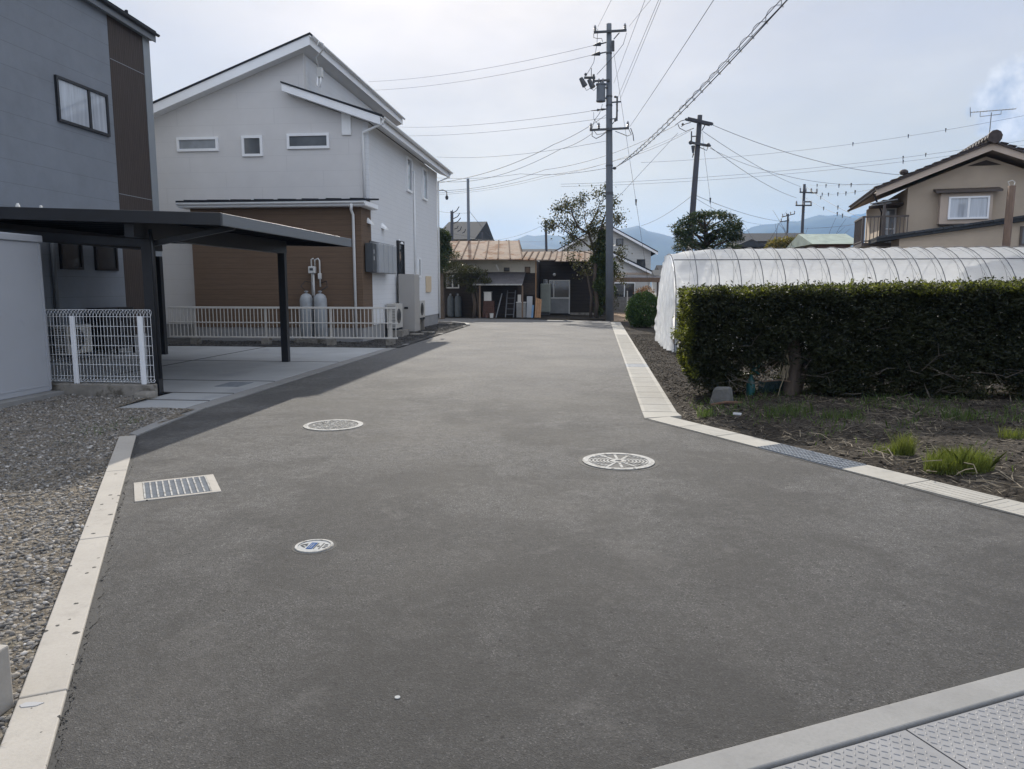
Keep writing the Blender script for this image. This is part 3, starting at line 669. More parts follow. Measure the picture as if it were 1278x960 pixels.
def hood(parent, p, nrm_x, s, name='vent_hood'):
    """round weather hood on a +X wall"""
    m = MB(); x, y, z = p; k = []
    for i in range(9):
        a = PI * i / 8; k.append((x + .002, y + s * math.cos(a), z + s * 1.15 * math.sin(a)))
    for i in range(9):
        a = PI * i / 8; k.append((x + s * 1.05, y + s * .92 * math.cos(a), z - s * .35 + s * .75 * math.sin(a) * .6))
    n = 9; m.add(k, [(i, i + 1, n + i + 1, n + i) for i in range(8)] + [tuple(range(8, -1, -1)), tuple(range(9, 18)), (0, 9, 17, 8)])
    return m.build(name, 'white_pvc', parent)

# ---- white two-storey house
XW, YF, YB = -6.55, 21.82, 31.6
wh = thing('white_house', 'white two storey house with stepped gable and brown boarded lean-to beside the road', 'house', (-10, 26, 0))
XL = -15.2
def zl(x): return 8.36 + (x + 8.43) * .365       # underside of left roof on the wall
def zr(x): return 6.36 + (XW - x) * .345        # wall top under the lower roof
xc = -8.43
gab = [(XL, YF, .45), (XW - .0, YF, .45), (XW - .0, YF, zr(XW)), (xc, YF, zr(xc)), (xc, YF, zl(xc)), (XL, YF, zl(XL))]
# gable wall and back as one shell butted against the side wall
MB().prism(gab, (0, .16, 0)).build('gable_wall', 'white_siding', wh)
MB().prism([(x, YB - .16, z) for x, y, z in gab], (0, .16, 0)).build('rear_wall', 'white_siding', wh)
MB().box(XW - .16, XW + .003, YF + .16, YB - .16, .45, zr(XW) - .003).box(XW - .16, XW + .003, YF - .003, YF + .16, .45, zr(XW) - .003).box(XW - .16, XW + .003, YB - .16, YB + .003, .45, zr(XW) - .003).build('side_wall', 'white_siding_side', wh)
MB().box(XL, XL + .16, YF + .16, YB - .16, .45, zl(XL)).build('left_wall', 'white_siding', wh)
MB().box(xc - .16, xc, YF + .16, YB - .16, zr(xc) - .2, zl(xc) - .05).build('clerestory_wall', 'white_siding_side', wh)
MB().box(XL + .02, XW - .02, YF + .02, YB - .02, 0, .45).build('foundation', 'foundation', wh)
OF = .42
xa, za = -8.05, 8.60 + .17; xe = XL - .4; ze = za + (xe - xa) * .365
strip_roof('upper_roof', [(xe, YF - OF, ze), (xa, YF - OF, za), (xa, YB + OF, za), (xe, YB + OF, ze)], .05, 'roof_dark', wh)
MB().prism([(xe + .03, YF - OF + .03, ze - .30), (xa - .03, YF - OF + .03, za - .33), (xa - .03, YF - OF + .03, za - .055), (xe + .03, YF - OF + .03, ze - .055)], (0, .03, 0)).build('verge_board', 'white_trim', wh)
MB().box(xa - .06, xa - .03, YF - OF + .063, YB + OF - .03, za - .33, za - .055).build('fascia', 'white_trim', wh)
MB().prism([(xe + .03, YF - OF + .063, ze - .29), (xa - .063, YF - OF + .063, za - .31), (xa - .063, YF - OF + .063, za - .28), (xe + .03, YF - OF + .063, ze - .26)], (0, YB - YF + 2 * OF - .1, 0)).build('soffit', 'white_trim', wh)
# lower right roof
x0, z0 = -8.98, 7.47; x1 = -6.02; z1 = 6.48
strip_roof('lower_roof', [(x0, YF - OF, z0), (x1, YF - OF, z1), (x1, YB + OF, z1), (x0, YB + OF, z0)][0:4], .045, 'roof_dark', wh) if False else None
m = MB().prism([(x0, YF - OF, z0 - .045), (x1, YF - OF, z1 - .045), (x1, YF - OF, z1), (x0, YF - OF, z0)], (0, OF - .002, 0))
zk = z0 + (xc + .003 - x0) / (x1 - x0) * (z1 - z0)
m.prism([(xc + .003, YF - .002, zk - .045), (x1, YF - .002, z1 - .045), (x1, YF - .002, z1), (xc + .003, YF - .002, zk)], (0, YB - YF + OF, 0)); m.build('lower_roof', 'roof_dark', wh)
MB().prism([(x0 + .02, YF - OF + .03, z0 - .26), (x1 - .05, YF - OF + .03, z1 - .28), (x1 - .05, YF - OF + .03, z1 - .05), (x0 + .02, YF - OF + .03, z0 - .05)], (0, .03, 0)).build('verge_board', 'white_trim', wh)
MB().prism([(x0 + .02, YF - OF + .063, z0 - .25), (x1 - .08, YF - OF + .063, z1 - .27), (x1 - .08, YF - OF + .063, z1 - .23), (x0 + .02, YF - OF + .063, z0 - .21)], (0, OF - .066, 0)).prism([(XW + .006, YF + .0, z1 - .27 + .17), (x1 - .08, YF + .0, z1 - .27), (x1 - .08, YF, z1 - .23), (XW + .006, YF, z1 - .05)], (0, YB - YF + OF - .05, 0)).build('soffit', 'white_trim', wh)
MB().box(x1 - .08, x1 - .05, YF - OF + .063, YB + OF, z1 - .28, z1 - .05).build('fascia', 'white_trim', wh)
def half_gutter(p, q, r=.06):
    p = Vector(p); q = Vector(q); m = MB(); d = (q - p).normalized(); a = Vector((d.y, -d.x, 0)); n = 8
    prof = [(r * math.cos(PI + PI * i / n), r * math.sin(PI + PI * i / n)) for i in range(n + 1)] + [(r * .88 * math.cos(-PI * i / n), r * .88 * math.sin(-PI * i / n)) for i in range(n + 1)]
    m.prism([p + a * u + Vector((0, 0, v)) for u, v in prof], q - p); return m
half_gutter((x1 + .03, YF - OF, z1 - .06), (x1 + .03, YB + OF, z1 - .06)).build('gutter', 'white_pvc', wh, smooth=False)
half_gutter((xa + .04, YF - OF, za - .08), (xa + .04, YB + OF, za - .08), .05).build('gutter', 'white_pvc', wh)
downpipe(wh, [(x1 + .03, YF - OF + .1, z1 - .1), (x1 - .02, YF - OF + .12, z1 - .24), (XW - .12, YF - .09, z1 - .42), (XW - .14, YF - .06, z1 - .55), (XW - .14, YF - .06, 4.02)])
downpipe(wh, [(x1 + .03, YB + .25, z1 - .1), (x1 - .06, YB + .2, z1 - .28), (XW + .07, YB - .1, z1 - .5), (XW + .07, YB - .1, .25)])
downpipe(wh, [(XW + .05, 27.25, 5.8), (XW + .05, 27.25, 1.85)], .03)
# gable windows
for (xa_, xb_, z_, h_, pm) in ((-12.45, -11.15, 5.63, .41, 'window_bright'), (-10.41, -9.77, 5.45, .60, 'window_grey'), (-9.01, -7.72, 5.64, .44, 'window_grey')):
    window(wh, 'window', (xa_, YF, z_), (1, 0, 0), xb_ - xa_, h_, (0, -1, 0), 'white_trim', pm, .075, depth=.05)
MB().box(-7.33, -7.05, YF - .05, YF - .002, 6.0, 6.66).build('vent_cover', 'white_pvc', wh, bevel=.015)
# electricity service entrance on the clerestory end
mt = MB().box(-8.30 + .14, -8.30 + .30, YF + .30, YF + .45, 7.75, 8.02).build('junction_box', 'plastic_white', wh, bevel=.01)
sm = MB(); sm.tube([(-8.13, YF + .3, 7.75), (-8.15, YF + .28, 7.5), (-8.06, YF + .28, 7.45), (-8.04, YF + .3, 7.62), (-8.04, YF + .32, 7.74)], .022, 8)
sm.tube([(-8.10, YF + .35, 8.0)] + [at(px, py, YF + dy) for px, py, dy in ((394, 72, .2), (400, 66, .0), (404, 60, -.2), (403, 54, -.3), (398, 52, -.35), (396, 58, -.35))], .022, 8); sm.build('service_conduit', 'white_pvc', mt, smooth=True)
# right wall windows and fittings
X0 = XW + .003
for (ya, yb, z_, h_) in ((26.2, 26.97, 4.95, 1.2), (28.7, 29.5, 4.95, 1.2)):
    window(wh, 'window', (X0, ya, z_), (0, 1, 0), yb - ya, h_, (1, 0, 0), 'white_trim', 'window_bright', .07, depth=.07)
window(wh, 'window', (X0, 24.75, 2.0), (0, 1, 0), .75, 1.15, (1, 0, 0), 'black_frame', 'window_dark', .05, depth=.09)
window(wh, 'window', (X0, 27.75, 1.95), (0, 1, 0), .42, .75, (1, 0, 0), 'white_trim', 'window_dark', .07, depth=.06)
hood(wh, (X0 + .0, 21.55, 3.45), 1, .15); hood(wh, (X0, 23.1, 3.42), 1, .15); hood(wh, (X0, 25.15, 3.08), 1, .12)
bx = MB().box(X0 + .002, X0 + .04, 21.6, 24.3, 2.25, 2.95).build('inverter_board', 'box_dark', wh)
MB().box(X0 + .05, X0 + .28, 21.05, 21.42, 2.02, 2.85).build('meter_cabinet', 'box_dark', bx, bevel=.012)
for k in range(4): MB().box(X0 + .045, X0 + .36, 21.46 + k * .5, 21.91 + k * .5, 2.0, 2.88).build('meter_cabinet', 'box_grey', bx, bevel=.03)
for z_ in (2.55, 2.36): MB().box(X0 + .281, X0 + .284, 21.12, 21.22, z_, z_ + .12).build('sticker', 'paper_white', bx)
MB().prism([(X0 + .002, 29.1, 1.38), (X0 + .002, 29.9, 1.38), (X0 + .002, 29.98, 1.5), (X0 + .002, 29.98, 2.02), (X0 + .002, 29.1, 2.02)], (.05, 0, 0)).build('beige_cover', 'beige_panel', wh, bevel=.01)
# brown lean-to in front of the gable
YBn, XBL = 20.85, -11.62
XBr = XW + .02
MB().box(XBL, XBr, YBn, YF - .003, .42, 3.84).build('brown_wall', 'brown_siding', wh)
MB().box(XBr - .05, XBr + .006, YBn - .006, YBn + .05, .42, 3.84).build('corner_trim', 'brown_siding', wh)
MB().box(XBL + .03, XBr - .02, YBn + .02, YF - .003, 0, .42).build('annex_foundation', 'foundation', wh)
m = MB().prism([(XBL - .25, YBn - .32, 3.99), (XBr + .26, YBn - .32, 3.99), (XBr + .26, YF - .003, 4.13), (XBL - .25, YF - .003, 4.13)], (0, 0, .05))
for k in range(8): m.beam((XBL + .0 + k * .7, YBn - .3, 4.05), (XBL + .0 + k * .7, YF - .01, 4.19), .03, .03)
m.build('annex_roof', 'roof_dark', wh)
MB().box(XBL - .22, XBr + .23, YBn - .29, YBn - .26, 3.86, 3.985).box(XBr + .2, XBr + .23, YBn - .258, YF - .004, 3.86, 3.985).build('annex_fascia', 'white_trim', wh)
MB().box(XBL - .2, XBr + .2, YBn - .258, YF - .004, 3.845, 3.87).build('annex_soffit', 'white_trim', wh)
half_gutter((XBL - .22, YBn - .34, 3.96), (XBr + .22, YBn - .34, 3.96), .05).build('annex_gutter', 'white_pvc', wh)
downpipe(wh, [(XBr - .15, YBn - .34, 3.9), (XBr - .2, YBn - .25, 3.75), (XBr - .2, YBn - .08, 3.62), (XBr - .2, YBn - .08, .12)], .04)
MB().box(-12.9, -12.7, YF - .12, YF - .002, 3.2, 3.45).build('outlet_box', 'white_pvc', wh, bevel=.01)
# wall lamp at the far upper corner
MB().tube([(XW + .003, YB - .02, 5.62), (XW + .25, YB - .02, 5.66), (XW + .42, YB - .02, 5.58), (XW + .42, YB - .02, 5.42)], .02, 8).ball((XW + .42, YB - .02, 5.34), .07, .07, .1).build('wall_lamp', 'pole_hardware', wh)

# appliances along the white house
t = thing('water_tank_cabinet', 'tall grey hot water tank cabinet against the white house wall', 'water heater', (-6.1, 24.9, 0))
MB().box(-6.44, -5.9, 24.5, 25.25, .10, 2.02).build('cabinet', 'heater_grey', t, bevel=.012)
MB().box(-6.38, -5.95, 24.55, 25.2, 0, .099).build('plinth', 'old_concrete', t); MB().box(-6.25, -6.12, 24.48, 24.499, .86, .93).build('latch', 'black_frame', t)
MB().box(-5.898, -5.892, 24.53, 25.22, .35, 1.98).build('access_panel', 'heater_grey', t)
def ac_unit(name, label, x, y, z, rz, w=.80, d=.3, h=.62, grp=None):
    t = thing(name, label, 'air conditioner', (0, 0, 0), grp)
    MB().box(-w / 2, w / 2, -d / 2, d / 2, .06, .06 + h).build('casing', 'ac_beige', t, bevel=.012)
    m = MB(); ring(m, (0, 0), .20, .23, 0, 28, .012)
    for k in range(9): r = .022 * k + .015; ring(m, (0, 0), r, r + .006, .002, 24, .006)
    for k in range(6): a = PI * k / 6; m.beam((-.21 * math.cos(a), -.21 * math.sin(a), .006), (.21 * math.cos(a), .21 * math.sin(a), .006), .006, .006)
    m.v = [(v[0] - w * .12, -d / 2 - .002 - v[2], v[1] + .06 + h / 2) for v in m.v]; m.build('fan_grille', 'ac_dark', t)
    m = MB()
    for k in range(14): m.box(-w / 2 - .006, -w / 2 - .001, -d / 2 + .03, d / 2 - .03, .11 + k * (h - .1) / 14, .125 + k * (h - .1) / 14)
    m.build('side_louvres', 'ac_dark', t)
    for sx in (-.3, .3): MB().box(sx * w - .05, sx * w + .05, -d / 2 - .03, d / 2 + .03, 0, .06).build('foot', 'box_dark', t)
    t.location = (x, y, z); t.rotation_euler = (0, 0, rz); return t
ac_unit('air_conditioner', 'beige outdoor air conditioner behind the railing, before the tall cabinet', -6.33, 23.55, .22, R(90), .82, .32, .78)
MB_ = MB().box(-6.45, -5.98, 23.1, 24.0, 0, .215).build('concrete_pad', 'old_concrete'); tag(MB_, 'low concrete pad under the outdoor unit behind the railing', 'pad')
ac_unit('air_conditioner', 'beige outdoor air conditioner mounted past the tall grey cabinet', -6.3, 26.75, .42, R(90), .80, .32, .62)
for y_, l_ in ((26.38, 'nearer'), (27.0, 'farther')): tag(MB().box(-6.42, -6.16, y_, y_ + .12, 0, .415).build('support_block', 'old_concrete'), l_ + ' concrete block under the outdoor unit past the tall cabinet', 'block')
for x_, y_, lab in ((-5.75, 24.1, 'flat stepping stone before the tall grey cabinet'), (-5.62, 25.2, 'flat stepping stone beyond the tall grey cabinet')):
    tag(MB().prism([(x_ - .22, y_ - .12, 0), (x_ + .2, y_ - .15, 0), (x_ + .24, y_ + .12, 0), (x_ - .18, y_ + .16, 0)], (0, 0, .06)).build('stepping_stone', 'old_concrete', bevel=.02), lab, 'stone')
def gas_cyl(x, y, label, h=1.28, r=.185, m_='gas_grey'):
    t = thing('gas_cylinder', label, 'gas cylinder', (x, y, .12))
    z0 = .12
    MB().lathe((x, y, z0), [(r * .9, 0), (r * .92, .06), (r, .09), (r, h - .22), (r * .97, h - .14), (r * .8, h - .05), (r * .45, h), (r * .22, h + .01)], 24).build('body', m_, t, smooth=True)
    MB().lathe((x, y, z0 + h), [(.035, 0), (.035, .05), (.06, .055), (.06, .08), (.02, .09)], 12).build('valve', 'galv', t)
    m = MB(); ring(m, (x, y), r * 1.0, r * 1.02, z0 + h * .62, 24, .02); m.build('band', 'box_grey', t)
gas_cyl(-8.08, 20.5, 'left one of the two grey gas cylinders by the brown boarded wall'); gas_cyl(-7.66, 20.47, 'right one of the two grey gas cylinders by the brown boarded wall')
tag(MB().box(-8.4, -7.35, 20.24, 20.75, 0, .115).build('cylinder_plinth', 'old_concrete'), 'concrete base under the two gas cylinders', 'plinth')
t = thing('gas_regulator', 'white gas meter with looped pipes above the two cylinders', 'gas meter', (-7.88, 20.74, 1.5))
MB().box(-8.05, -7.85, 20.62, 20.76, 1.98, 2.18).build('meter', 'plastic_white', t, bevel=.02); MB().box(-8.00, -7.90, 20.61, 20.619, 2.06, 2.13).build('dial', 'box_dark', t)
MB().tube([(-7.97, 20.7, 1.35), (-7.97, 20.7, 2.38), (-7.91, 20.7, 2.40)], .022, 8).tube([(-7.87, 20.7, 2.2), (-7.87, 20.7, 2.36), (-7.77, 20.7, 2.40), (-7.73, 20.7, 2.34), (-7.73, 20.7, 1.6)], .022, 8).tube([(-7.93, 20.72, 1.2), (-7.93, 20.72, 1.98)], .03, 8).build('pipes', 'plastic_white', t, smooth=True)
MB().tube([(-8.08, 20.5, 1.46), (-8.25, 20.55, 1.62), (-8.17, 20.66, 1.75), (-7.97, 20.7, 1.72)], .012, 6).tube([(-7.68, 20.47, 1.46), (-7.47, 20.55, 1.6), (-7.53, 20.66, 1.76), (-7.73, 20.7, 1.7)], .012, 6).build('hoses', 'black_frame', t, smooth=True)
MB().box(-7.78, -7.69, 20.65, 20.76, 1.82, 1.98).build('regulator', 'plastic_white', t, bevel=.015)

# ---- railing along the driveway
ry = 19.62; pxs = [-11.0, -8.94, -7.08, -5.42]; rx0, rx1 = -11.75, -5.2
t = thing('metal_railing', 'beige metal railing with vertical bars on small concrete feet behind the driveway', 'railing', (-8.5, ry, 0))
for z_, n_, h_ in ((1.03, 'top_rail', .055), (.62, 'mid_rail', .03), (.215, 'bottom_rail', .045)):
    MB().beam((rx0, ry, z_), (rx1, ry, z_), .04, h_).build(n_, 'rail_beige', t, bevel=.006)
for x in pxs:
    p = MB().box(x - .028, x + .028, ry + .022, ry + .075, .1, 1.0).build('post', 'rail_beige', t, bevel=.004)
    MB().box(x - .11, x + .11, ry - .06, ry + .16, -.02, .20).build('footing', 'old_concrete', p, bevel=.01)
b0 = None; n = int((rx1 - rx0) / .108)
for k in range(n + 1):
    x = rx0 + .02 + k * .108
    if b0 is None:
        b0 = MB().box(-.009, .009, -.009, .009, .238, 1.0); b0.v = [(v[0] + x, v[1] + ry, v[2]) for v in b0.v]; b0 = b0.build('baluster', 'rail_beige', t)
        bx0 = x
    else:
        c = b0.copy(); col.objects.link(c); c.parent = t; c.location = (x - bx0, 0, 0)

# ---- grey house on the left
XG, YG = -11.5, 19.07
gh = thing('grey_house', 'dark grey clad two storey house with a brown ribbed corner strip at the left edge', 'house', (-15, 12, 0))
YS = -2.
zg = lambda y: 8.02 + (YG - y) * .035
MB().prism([(XG, YS, .4), (XG, 17.38, .4), (XG, 17.38, 8.05), (XG, YS, 8.75)], (-.18, 0, 0)).build('side_wall', 'grey_siding', gh)
MB().prism([(XG - .0, 17.384, .4), (XG - .0, 18.78, .4), (XG, 18.78, 8.0), (XG, 17.384, 8.06)], (-.18, 0, 0)).build('brown_panel', 'brown_rib_panel', gh)
[MB().box(XG - .002, XG + .004, 17.40, 18.77, z_, z_ + .014).build('panel_joint', 'grey_corner_trim', gh) for z_ in (7.0, 3.85)]
MB().box(XG - .3, XG + .012, 18.784, YG, .4, 8.0).build('corner_trim', 'grey_corner_trim', gh)
MB().box(XG - 8, XG - .3, YG - .18, YG - .004, .4, 8.2).build('rear_wall', 'grey_siding', gh)
MB().box(XG - 8, XG - .18, YS, YS + .18, .4, 8.6).build('front_wall', 'grey_siding', gh)
MB().box(XG - 8, XG - .03, YS + .02, YG - .03, -.05, .4).build('foundation', 'foundation', gh)
ra = [(XG + .16, YS - .4, 8.86), (XG + .16, YG + .1, 8.13)]; rb = [(XG - 9, YG + .1, 10.4), (XG - 9, YS - .4, 11.1)]
m = MB().prism([Vector(p) for p in (*ra, *rb)], (0, 0, .05))
for k in range(24):
    y = YS + .2 + k * .86
    if y < YG + .2: m.box(XG + .08, XG + .14, y, y + .05, 8.90 - (y - YS) * .0345, 8.99 - (y - YS) * .0345)
m.build('roof', 'roof_dark', gh)
MB().prism([(XG + .12, YS - .4, 8.64), (XG + .12, YG + .08, 7.90), (XG + .12, YG + .08, 8.125), (XG + .12, YS - .4, 8.855)], (.03, 0, 0)).build('fascia', 'charcoal_fascia', gh)
MB().prism([(XG + .003, YS - .4, 8.66), (XG + .003, YG + .05, 7.93), (XG + .118, YG + .05, 7.93), (XG + .118, YS - .4, 8.66)], (0, 0, .03)).build('soffit', 'grey_corner_trim', gh)
half_gutter((XG + .20, YS - .4, 8.82), (XG + .20, YG + .12, 8.09), .05).build('gutter', 'black_metal', gh)
wn_ = window(gh, 'window', (XG, 15.42, 5.14), (0, 1, 0), 1.72, .96, (1, 0, 0), 'black_frame', 'window_curtain_sky', .06, mull=(1.06,), depth=.06)
for (ya, yb) in ((15.15, 15.85), (16.30, 17.1)):
    window(gh, 'window', (XG, ya, 1.98), (0, 1, 0), yb - ya, .98, (1, 0, 0), 'black_frame', 'window_dark', .06, depth=.06)
downpipe(gh, [(XG + .06, 14.9, 2.75), (XG + .06, 14.9, .2)], .045, 'charcoal_fascia')
# things by the grey house
ac_unit('air_conditioner', 'beige outdoor air conditioner seen through the white mesh fence', -11.2, 15.0, .1, R(90), .80, .3, .62)
t = thing('storage_bins', 'black upright storage bin on short legs beside the grey house wall', 'bin', (-11.2, 16.2, 0))
MB().box(-11.42, -10.98, 15.75, 16.3, .16, 1.12).build('body', 'black_metal', t, bevel=.03); MB().box(-11.42, -10.98, 16.34, 16.9, .16, 1.12).build('door', 'black_metal', t, bevel=.03)
for a_ in (15.8, 16.2, 16.85):
    MB().box(-11.05, -11.0, a_ - .025, a_ + .025, 0, .16).build('leg', 'black_metal', t)
MB().tube([(-10.97, 16.3, .5), (-10.94, 16.3, .5), (-10.94, 16.3, .8), (-10.97, 16.3, .8)], .012, 6).build('handle', 'galv', t)
t = thing('pipe_cover', 'pale pipe duct standing against the grey house wall behind the mesh fence', 'pipe', (-11.4, 17.2, 0))
MB().box(-11.49, -11.40, 17.0, 17.14, .15, 1.05).build('duct', 'ac_beige', t, bevel=.01); MB().tube([(-11.42, 17.3, .0), (-11.42, 17.3, .95), (-11.46, 17.34, 1.05)], .03, 8).build('pipe', 'ac_beige', t, smooth=True)

# ---- carport
cp = thing('carport', 'black metal cantilever carport with thin flat roof over the concrete driveway', 'carport', (-8, 12.5, 0))
cx0, cx1, cy0, cy1 = -11.25, -5.03, 9.8, 15.4
cz = lambda x: 2.60 + (cx1 - x) * .036
cyl_ = 16.95                      # the rear edge runs askew, longer on the house side
def rear(x): return cyl_ + (cy1 - cyl_) * (x - cx0) / (cx1 - cx0)
MB().prism([(cx0 + .05, cy0 + .05, cz(cx0) - .06), (cx1 - .05, cy0 + .05, cz(cx1) - .06), (cx1 - .05, cy1 - .05, cz(cx1) - .06), (cx0 + .05, cyl_ - .05, cz(cx0) - .06)], (0, 0, .014)).build('roof_sheet', 'carport_sheet', cp)
MB().prism([(cx0, cy0, cz(cx0) - .17), (cx1, cy0, cz(cx1) - .17), (cx1, cy0, cz(cx1)), (cx0, cy0, cz(cx0))], (0, .05, 0)).build('front_fascia', 'black_metal', cp, bevel=.006)
MB().prism([(cx0, cyl_ - .05, cz(cx0) - .17), (cx1, cy1 - .05, cz(cx1) - .17), (cx1, cy1 - .05, cz(cx1)), (cx0, cyl_ - .05, cz(cx0))], (0, .05, 0)).build('rear_fascia', 'black_metal', cp, bevel=.006)
MB().box(cx1 - .05, cx1 + .002, cy0 + .052, cy1 - .052, cz(cx1) - .17, cz(cx1) - .002).build('side_fascia', 'charcoal_fascia', cp, bevel=.006)
MB().box(cx0, cx0 + .045, cy0 + .052, cyl_ - .06, cz(cx0) - .17, cz(cx0) - .002).build('side_fascia', 'charcoal_fascia', cp, bevel=.006)
m = MB()
for k in range(10):
    y = cy0 + .35 + k * .54; m.prism([(cx0 + .06, y, cz(cx0) - .10), (cx1 - .06, y, cz(cx1) - .10), (cx1 - .06, y, cz(cx1) - .062), (cx0 + .06, y, cz(cx0) - .062)], (0, .03, 0))
m.build('purlins', 'black_metal', cp, kind='stuff')
for x_, ye in ((-6.47, 15.25), (-10.05, 16.6)):
    MB().box(x_ - .07, x_ + .07, 9.95, ye, cz(x_) - .36, cz(x_) - .102).build('girder', 'black_metal', cp, bevel=.006)
y_ = 10.38
MB().prism([(-11.1, y_ - .045, cz(-11) - .42), (-6.45, y_ - .045, cz(-6.4) - .47), (-6.45, y_ - .045, cz(-6.4) - .365), (-11.1, y_ - .045, cz(-11) - .2)], (0, .09, 0)).build('cross_beam', 'black_metal', cp, bevel=.006)
MB().prism([(-6.4, y_ - .04, 2.18), (-5.12, y_ - .04, cz(-5.1) - .19), (-5.12, y_ - .04, cz(-5.1) - .12), (-6.4, y_ - .04, 2.26)], (0, .06, 0)).build('arm', 'black_metal', cp)
for x_, y_ in ((-6.47, 10.38), (-6.47, 15.7 - .55), (-10.05, 10.38), (-10.05, 16.5)):
    MB().box(x_ - .075, x_ + .075, y_ - .06, y_ + .06, 0, 2.3).build('post', 'black_metal', cp, bevel=.006)
MB().tube([(-6.36, 10.28, 2.42), (-6.33, 10.27, 2.2), (-6.33, 10.27, .25)], .028, 8).build('drainpipe', 'black_metal', cp, smooth=True)
MB().lathe((-8.05, 9.86, cz(-8) + .0), [(.03, 0), (.03, .02), (.012, .06)], 8).lathe((-7.7, 9.86, cz(-7.7)), [(.02, 0), (.02, .02), (.01, .035)], 8).build('bolt', 'plastic_white', cp)

# ---- storage shed, footing, mesh fence
t = thing('storage_shed', 'plain pale steel storage shed standing at the left edge on a thin slab', 'storage shed', (-8.9, 8.6, .1))
MB().box(-10.2, -7.8, 7.0, 9.9, .10, 2.22).build('body', 'storage_steel', t, bevel=.01)
MB().box(-10.24, -7.77, 6.96, 9.935, 2.222, 2.32).build('roof_rim', 'storage_steel', t, bevel=.012)
MB().box(-7.799, -7.792, 7.0, 9.9, .18, .2).box(-7.799, -7.79, 9.86, 9.9, .12, 2.2).build('edge_fold', 'storage_steel', t)
tag(MB().box(-10.3, -7.62, 6.8, 9.93, -.05, .098).build('shed_slab', 'strip_concrete', bevel=.01), 'thin pale slab under the steel storage shed', 'slab')
t = thing('low_wall', 'low weathered concrete footing wall under the white mesh fence', 'wall', (-7.2, 10.1, 0))
MB().box(-9.5, -6.32, 10.02, 10.17, -.08, .19).build('wall', 'old_concrete', t, bevel=.015)
MB().box(-6.44, -6.22, 9.74, 10.0, -.08, .11).build('end_block', 'old_concrete', t, bevel=.03)
mf = thing('mesh_fence', 'white wire mesh fence on a low wall between storage shed and carport post', 'fence', (-7.3, 10.08, .19))
fx0, fx1, fy = -8.6, -6.31, 10.08
m = MB(); zt = 1.27; zb = .25
n = int((fx1 - fx0) / .052)
for k in range(n + 1):
    x = fx0 + k * (fx1 - fx0) / n
    m.tube([(x, fy, zb), (x, fy, zt - .07), (x, fy - .028, zt - .035), (x, fy, zt), (x, fy + .03, zt - .03), (x, fy + .006, zt - .085)], .0032, 5, False)
    m.tube([(x, fy, zb + .02), (x, fy - .025, zb - .0), (x, fy, zb - .03), (x, fy + .025, zb)], .0032, 5, False)
for z_ in (zt - .10, zt - .0, zt - .24, zt - .38, zt - .52, zt - .66, zt - .80, zb + .05, zb - .03): m.tube([(fx0, fy - .004, z_), (fx1, fy - .004, z_)], .0036, 5)
m.build('mesh_panel', 'fence_white', mf)
for x in (-7.50, -6.45):
    if True: MB().box(x - .032, x + .032, fy - .055, fy - .012, .19, 1.18).build('post', 'fence_white', mf, bevel=.006)

# ---- old wooden house at the road end
oh = thing('wooden_house', 'old dark wooden house with rusty tin roof facing the end of the road', 'house', (-4, 42, 0))
q = lambda px, py, Y: at(px, py, Y)
YS_ = 39.6
MB().box(-10, -2.98, YS_, YS_ + .2, 0, 3.0).build('front_wall', 'dark_boards', oh)
a = q(560, 341, YS_); b = q(670, 324, YS_)
MB().box(-8.0, b.x, YS_ - .03, YS_ - .002, a.z, b.z).build('plaster_band', 'cream_plaster', oh)
for (pa, pb, mm) in (((629, 339), (636, 334), 'window_dark'), ((655, 341), (662, 333), 'old_wood')):
    p1_ = q(*pa, YS_); p2_ = q(*pb, YS_); window(oh, 'window', (p1_.x, YS_ - .03, p1_.z), (1, 0, 0), p2_.x - p1_.x, p2_.z - p1_.z, (0, -1, 0), 'dark_wood', mm, .03)
p1_ = q(557, 360, YS_); p2_ = q(573, 343, YS_); window(oh, 'window', (p1_.x, YS_, p1_.z), (1, 0, 0), p2_.x - p1_.x, p2_.z - p1_.z, (0, -1, 0), 'plastic_white', 'window_dark', .06, mull=(.35,))
MB().box(-2.98, .9, 43.0, 43.2, 0, 3.1).box(-3.18, -2.98, YS_ + .2, 43.2, 0, 3.0).build('annex_wall', 'dark_boards', oh)
MB().box(-10, -9.8, YS_ + .2, 46, 0, 3).box(-10, .9, 46, 46.2, 0, 3).box(.7, .9, 43.2, 46, 0, 3.0).build('rear_wall', 'dark_boards', oh)
def tin_roof(name, e0, e1, r1, r0, th=.04, seams=8, m_='rust_roof'):
    e0, e1, r1, r0 = map(Vector, (e0, e1, r1, r0)); m = MB().prism([e0, e1, r1, r0], (0, 0, th)); ro = m.build(name, m_, oh); m = MB()
    for k in range(seams + 1):
        t_ = k / seams; m.beam(e0.lerp(e1, t_) + Vector((0, 0, th + .02)), r0.lerp(r1, t_) + Vector((0, 0, th + .02)), .06, .05)
    m.build('seams', 'rust_seam' if m_ == 'rust_roof' else m_, ro); return ro
tin_roof('main_roof', (-10, 38.6, 2.98), (-3.55, 38.6, 2.98), (-4.2, 43.2, 4.2), (-10, 43.2, 4.2), seams=10)
tin_roof('rear_roof', (-10, 47.5, 2.98), (-4.2, 47.5, 2.98), (-4.2, 43.25, 4.2), (-10, 43.25, 4.2), seams=8, m_='roof_dark')
MB().prism([(-4.25, 39.8, 3.1), (-4.25, 43.2, 4.15), (-4.25, 46.5, 3.2)], (.06, 0, 0)).build('gable_end', 'dark_boards', oh)
tin_roof('middle_roof', (-4.35, 38.9, 2.96), (-1.85, 38.9, 2.96), (-1.85, 40.9, 3.46), (-4.2, 40.9, 3.46), seams=7)
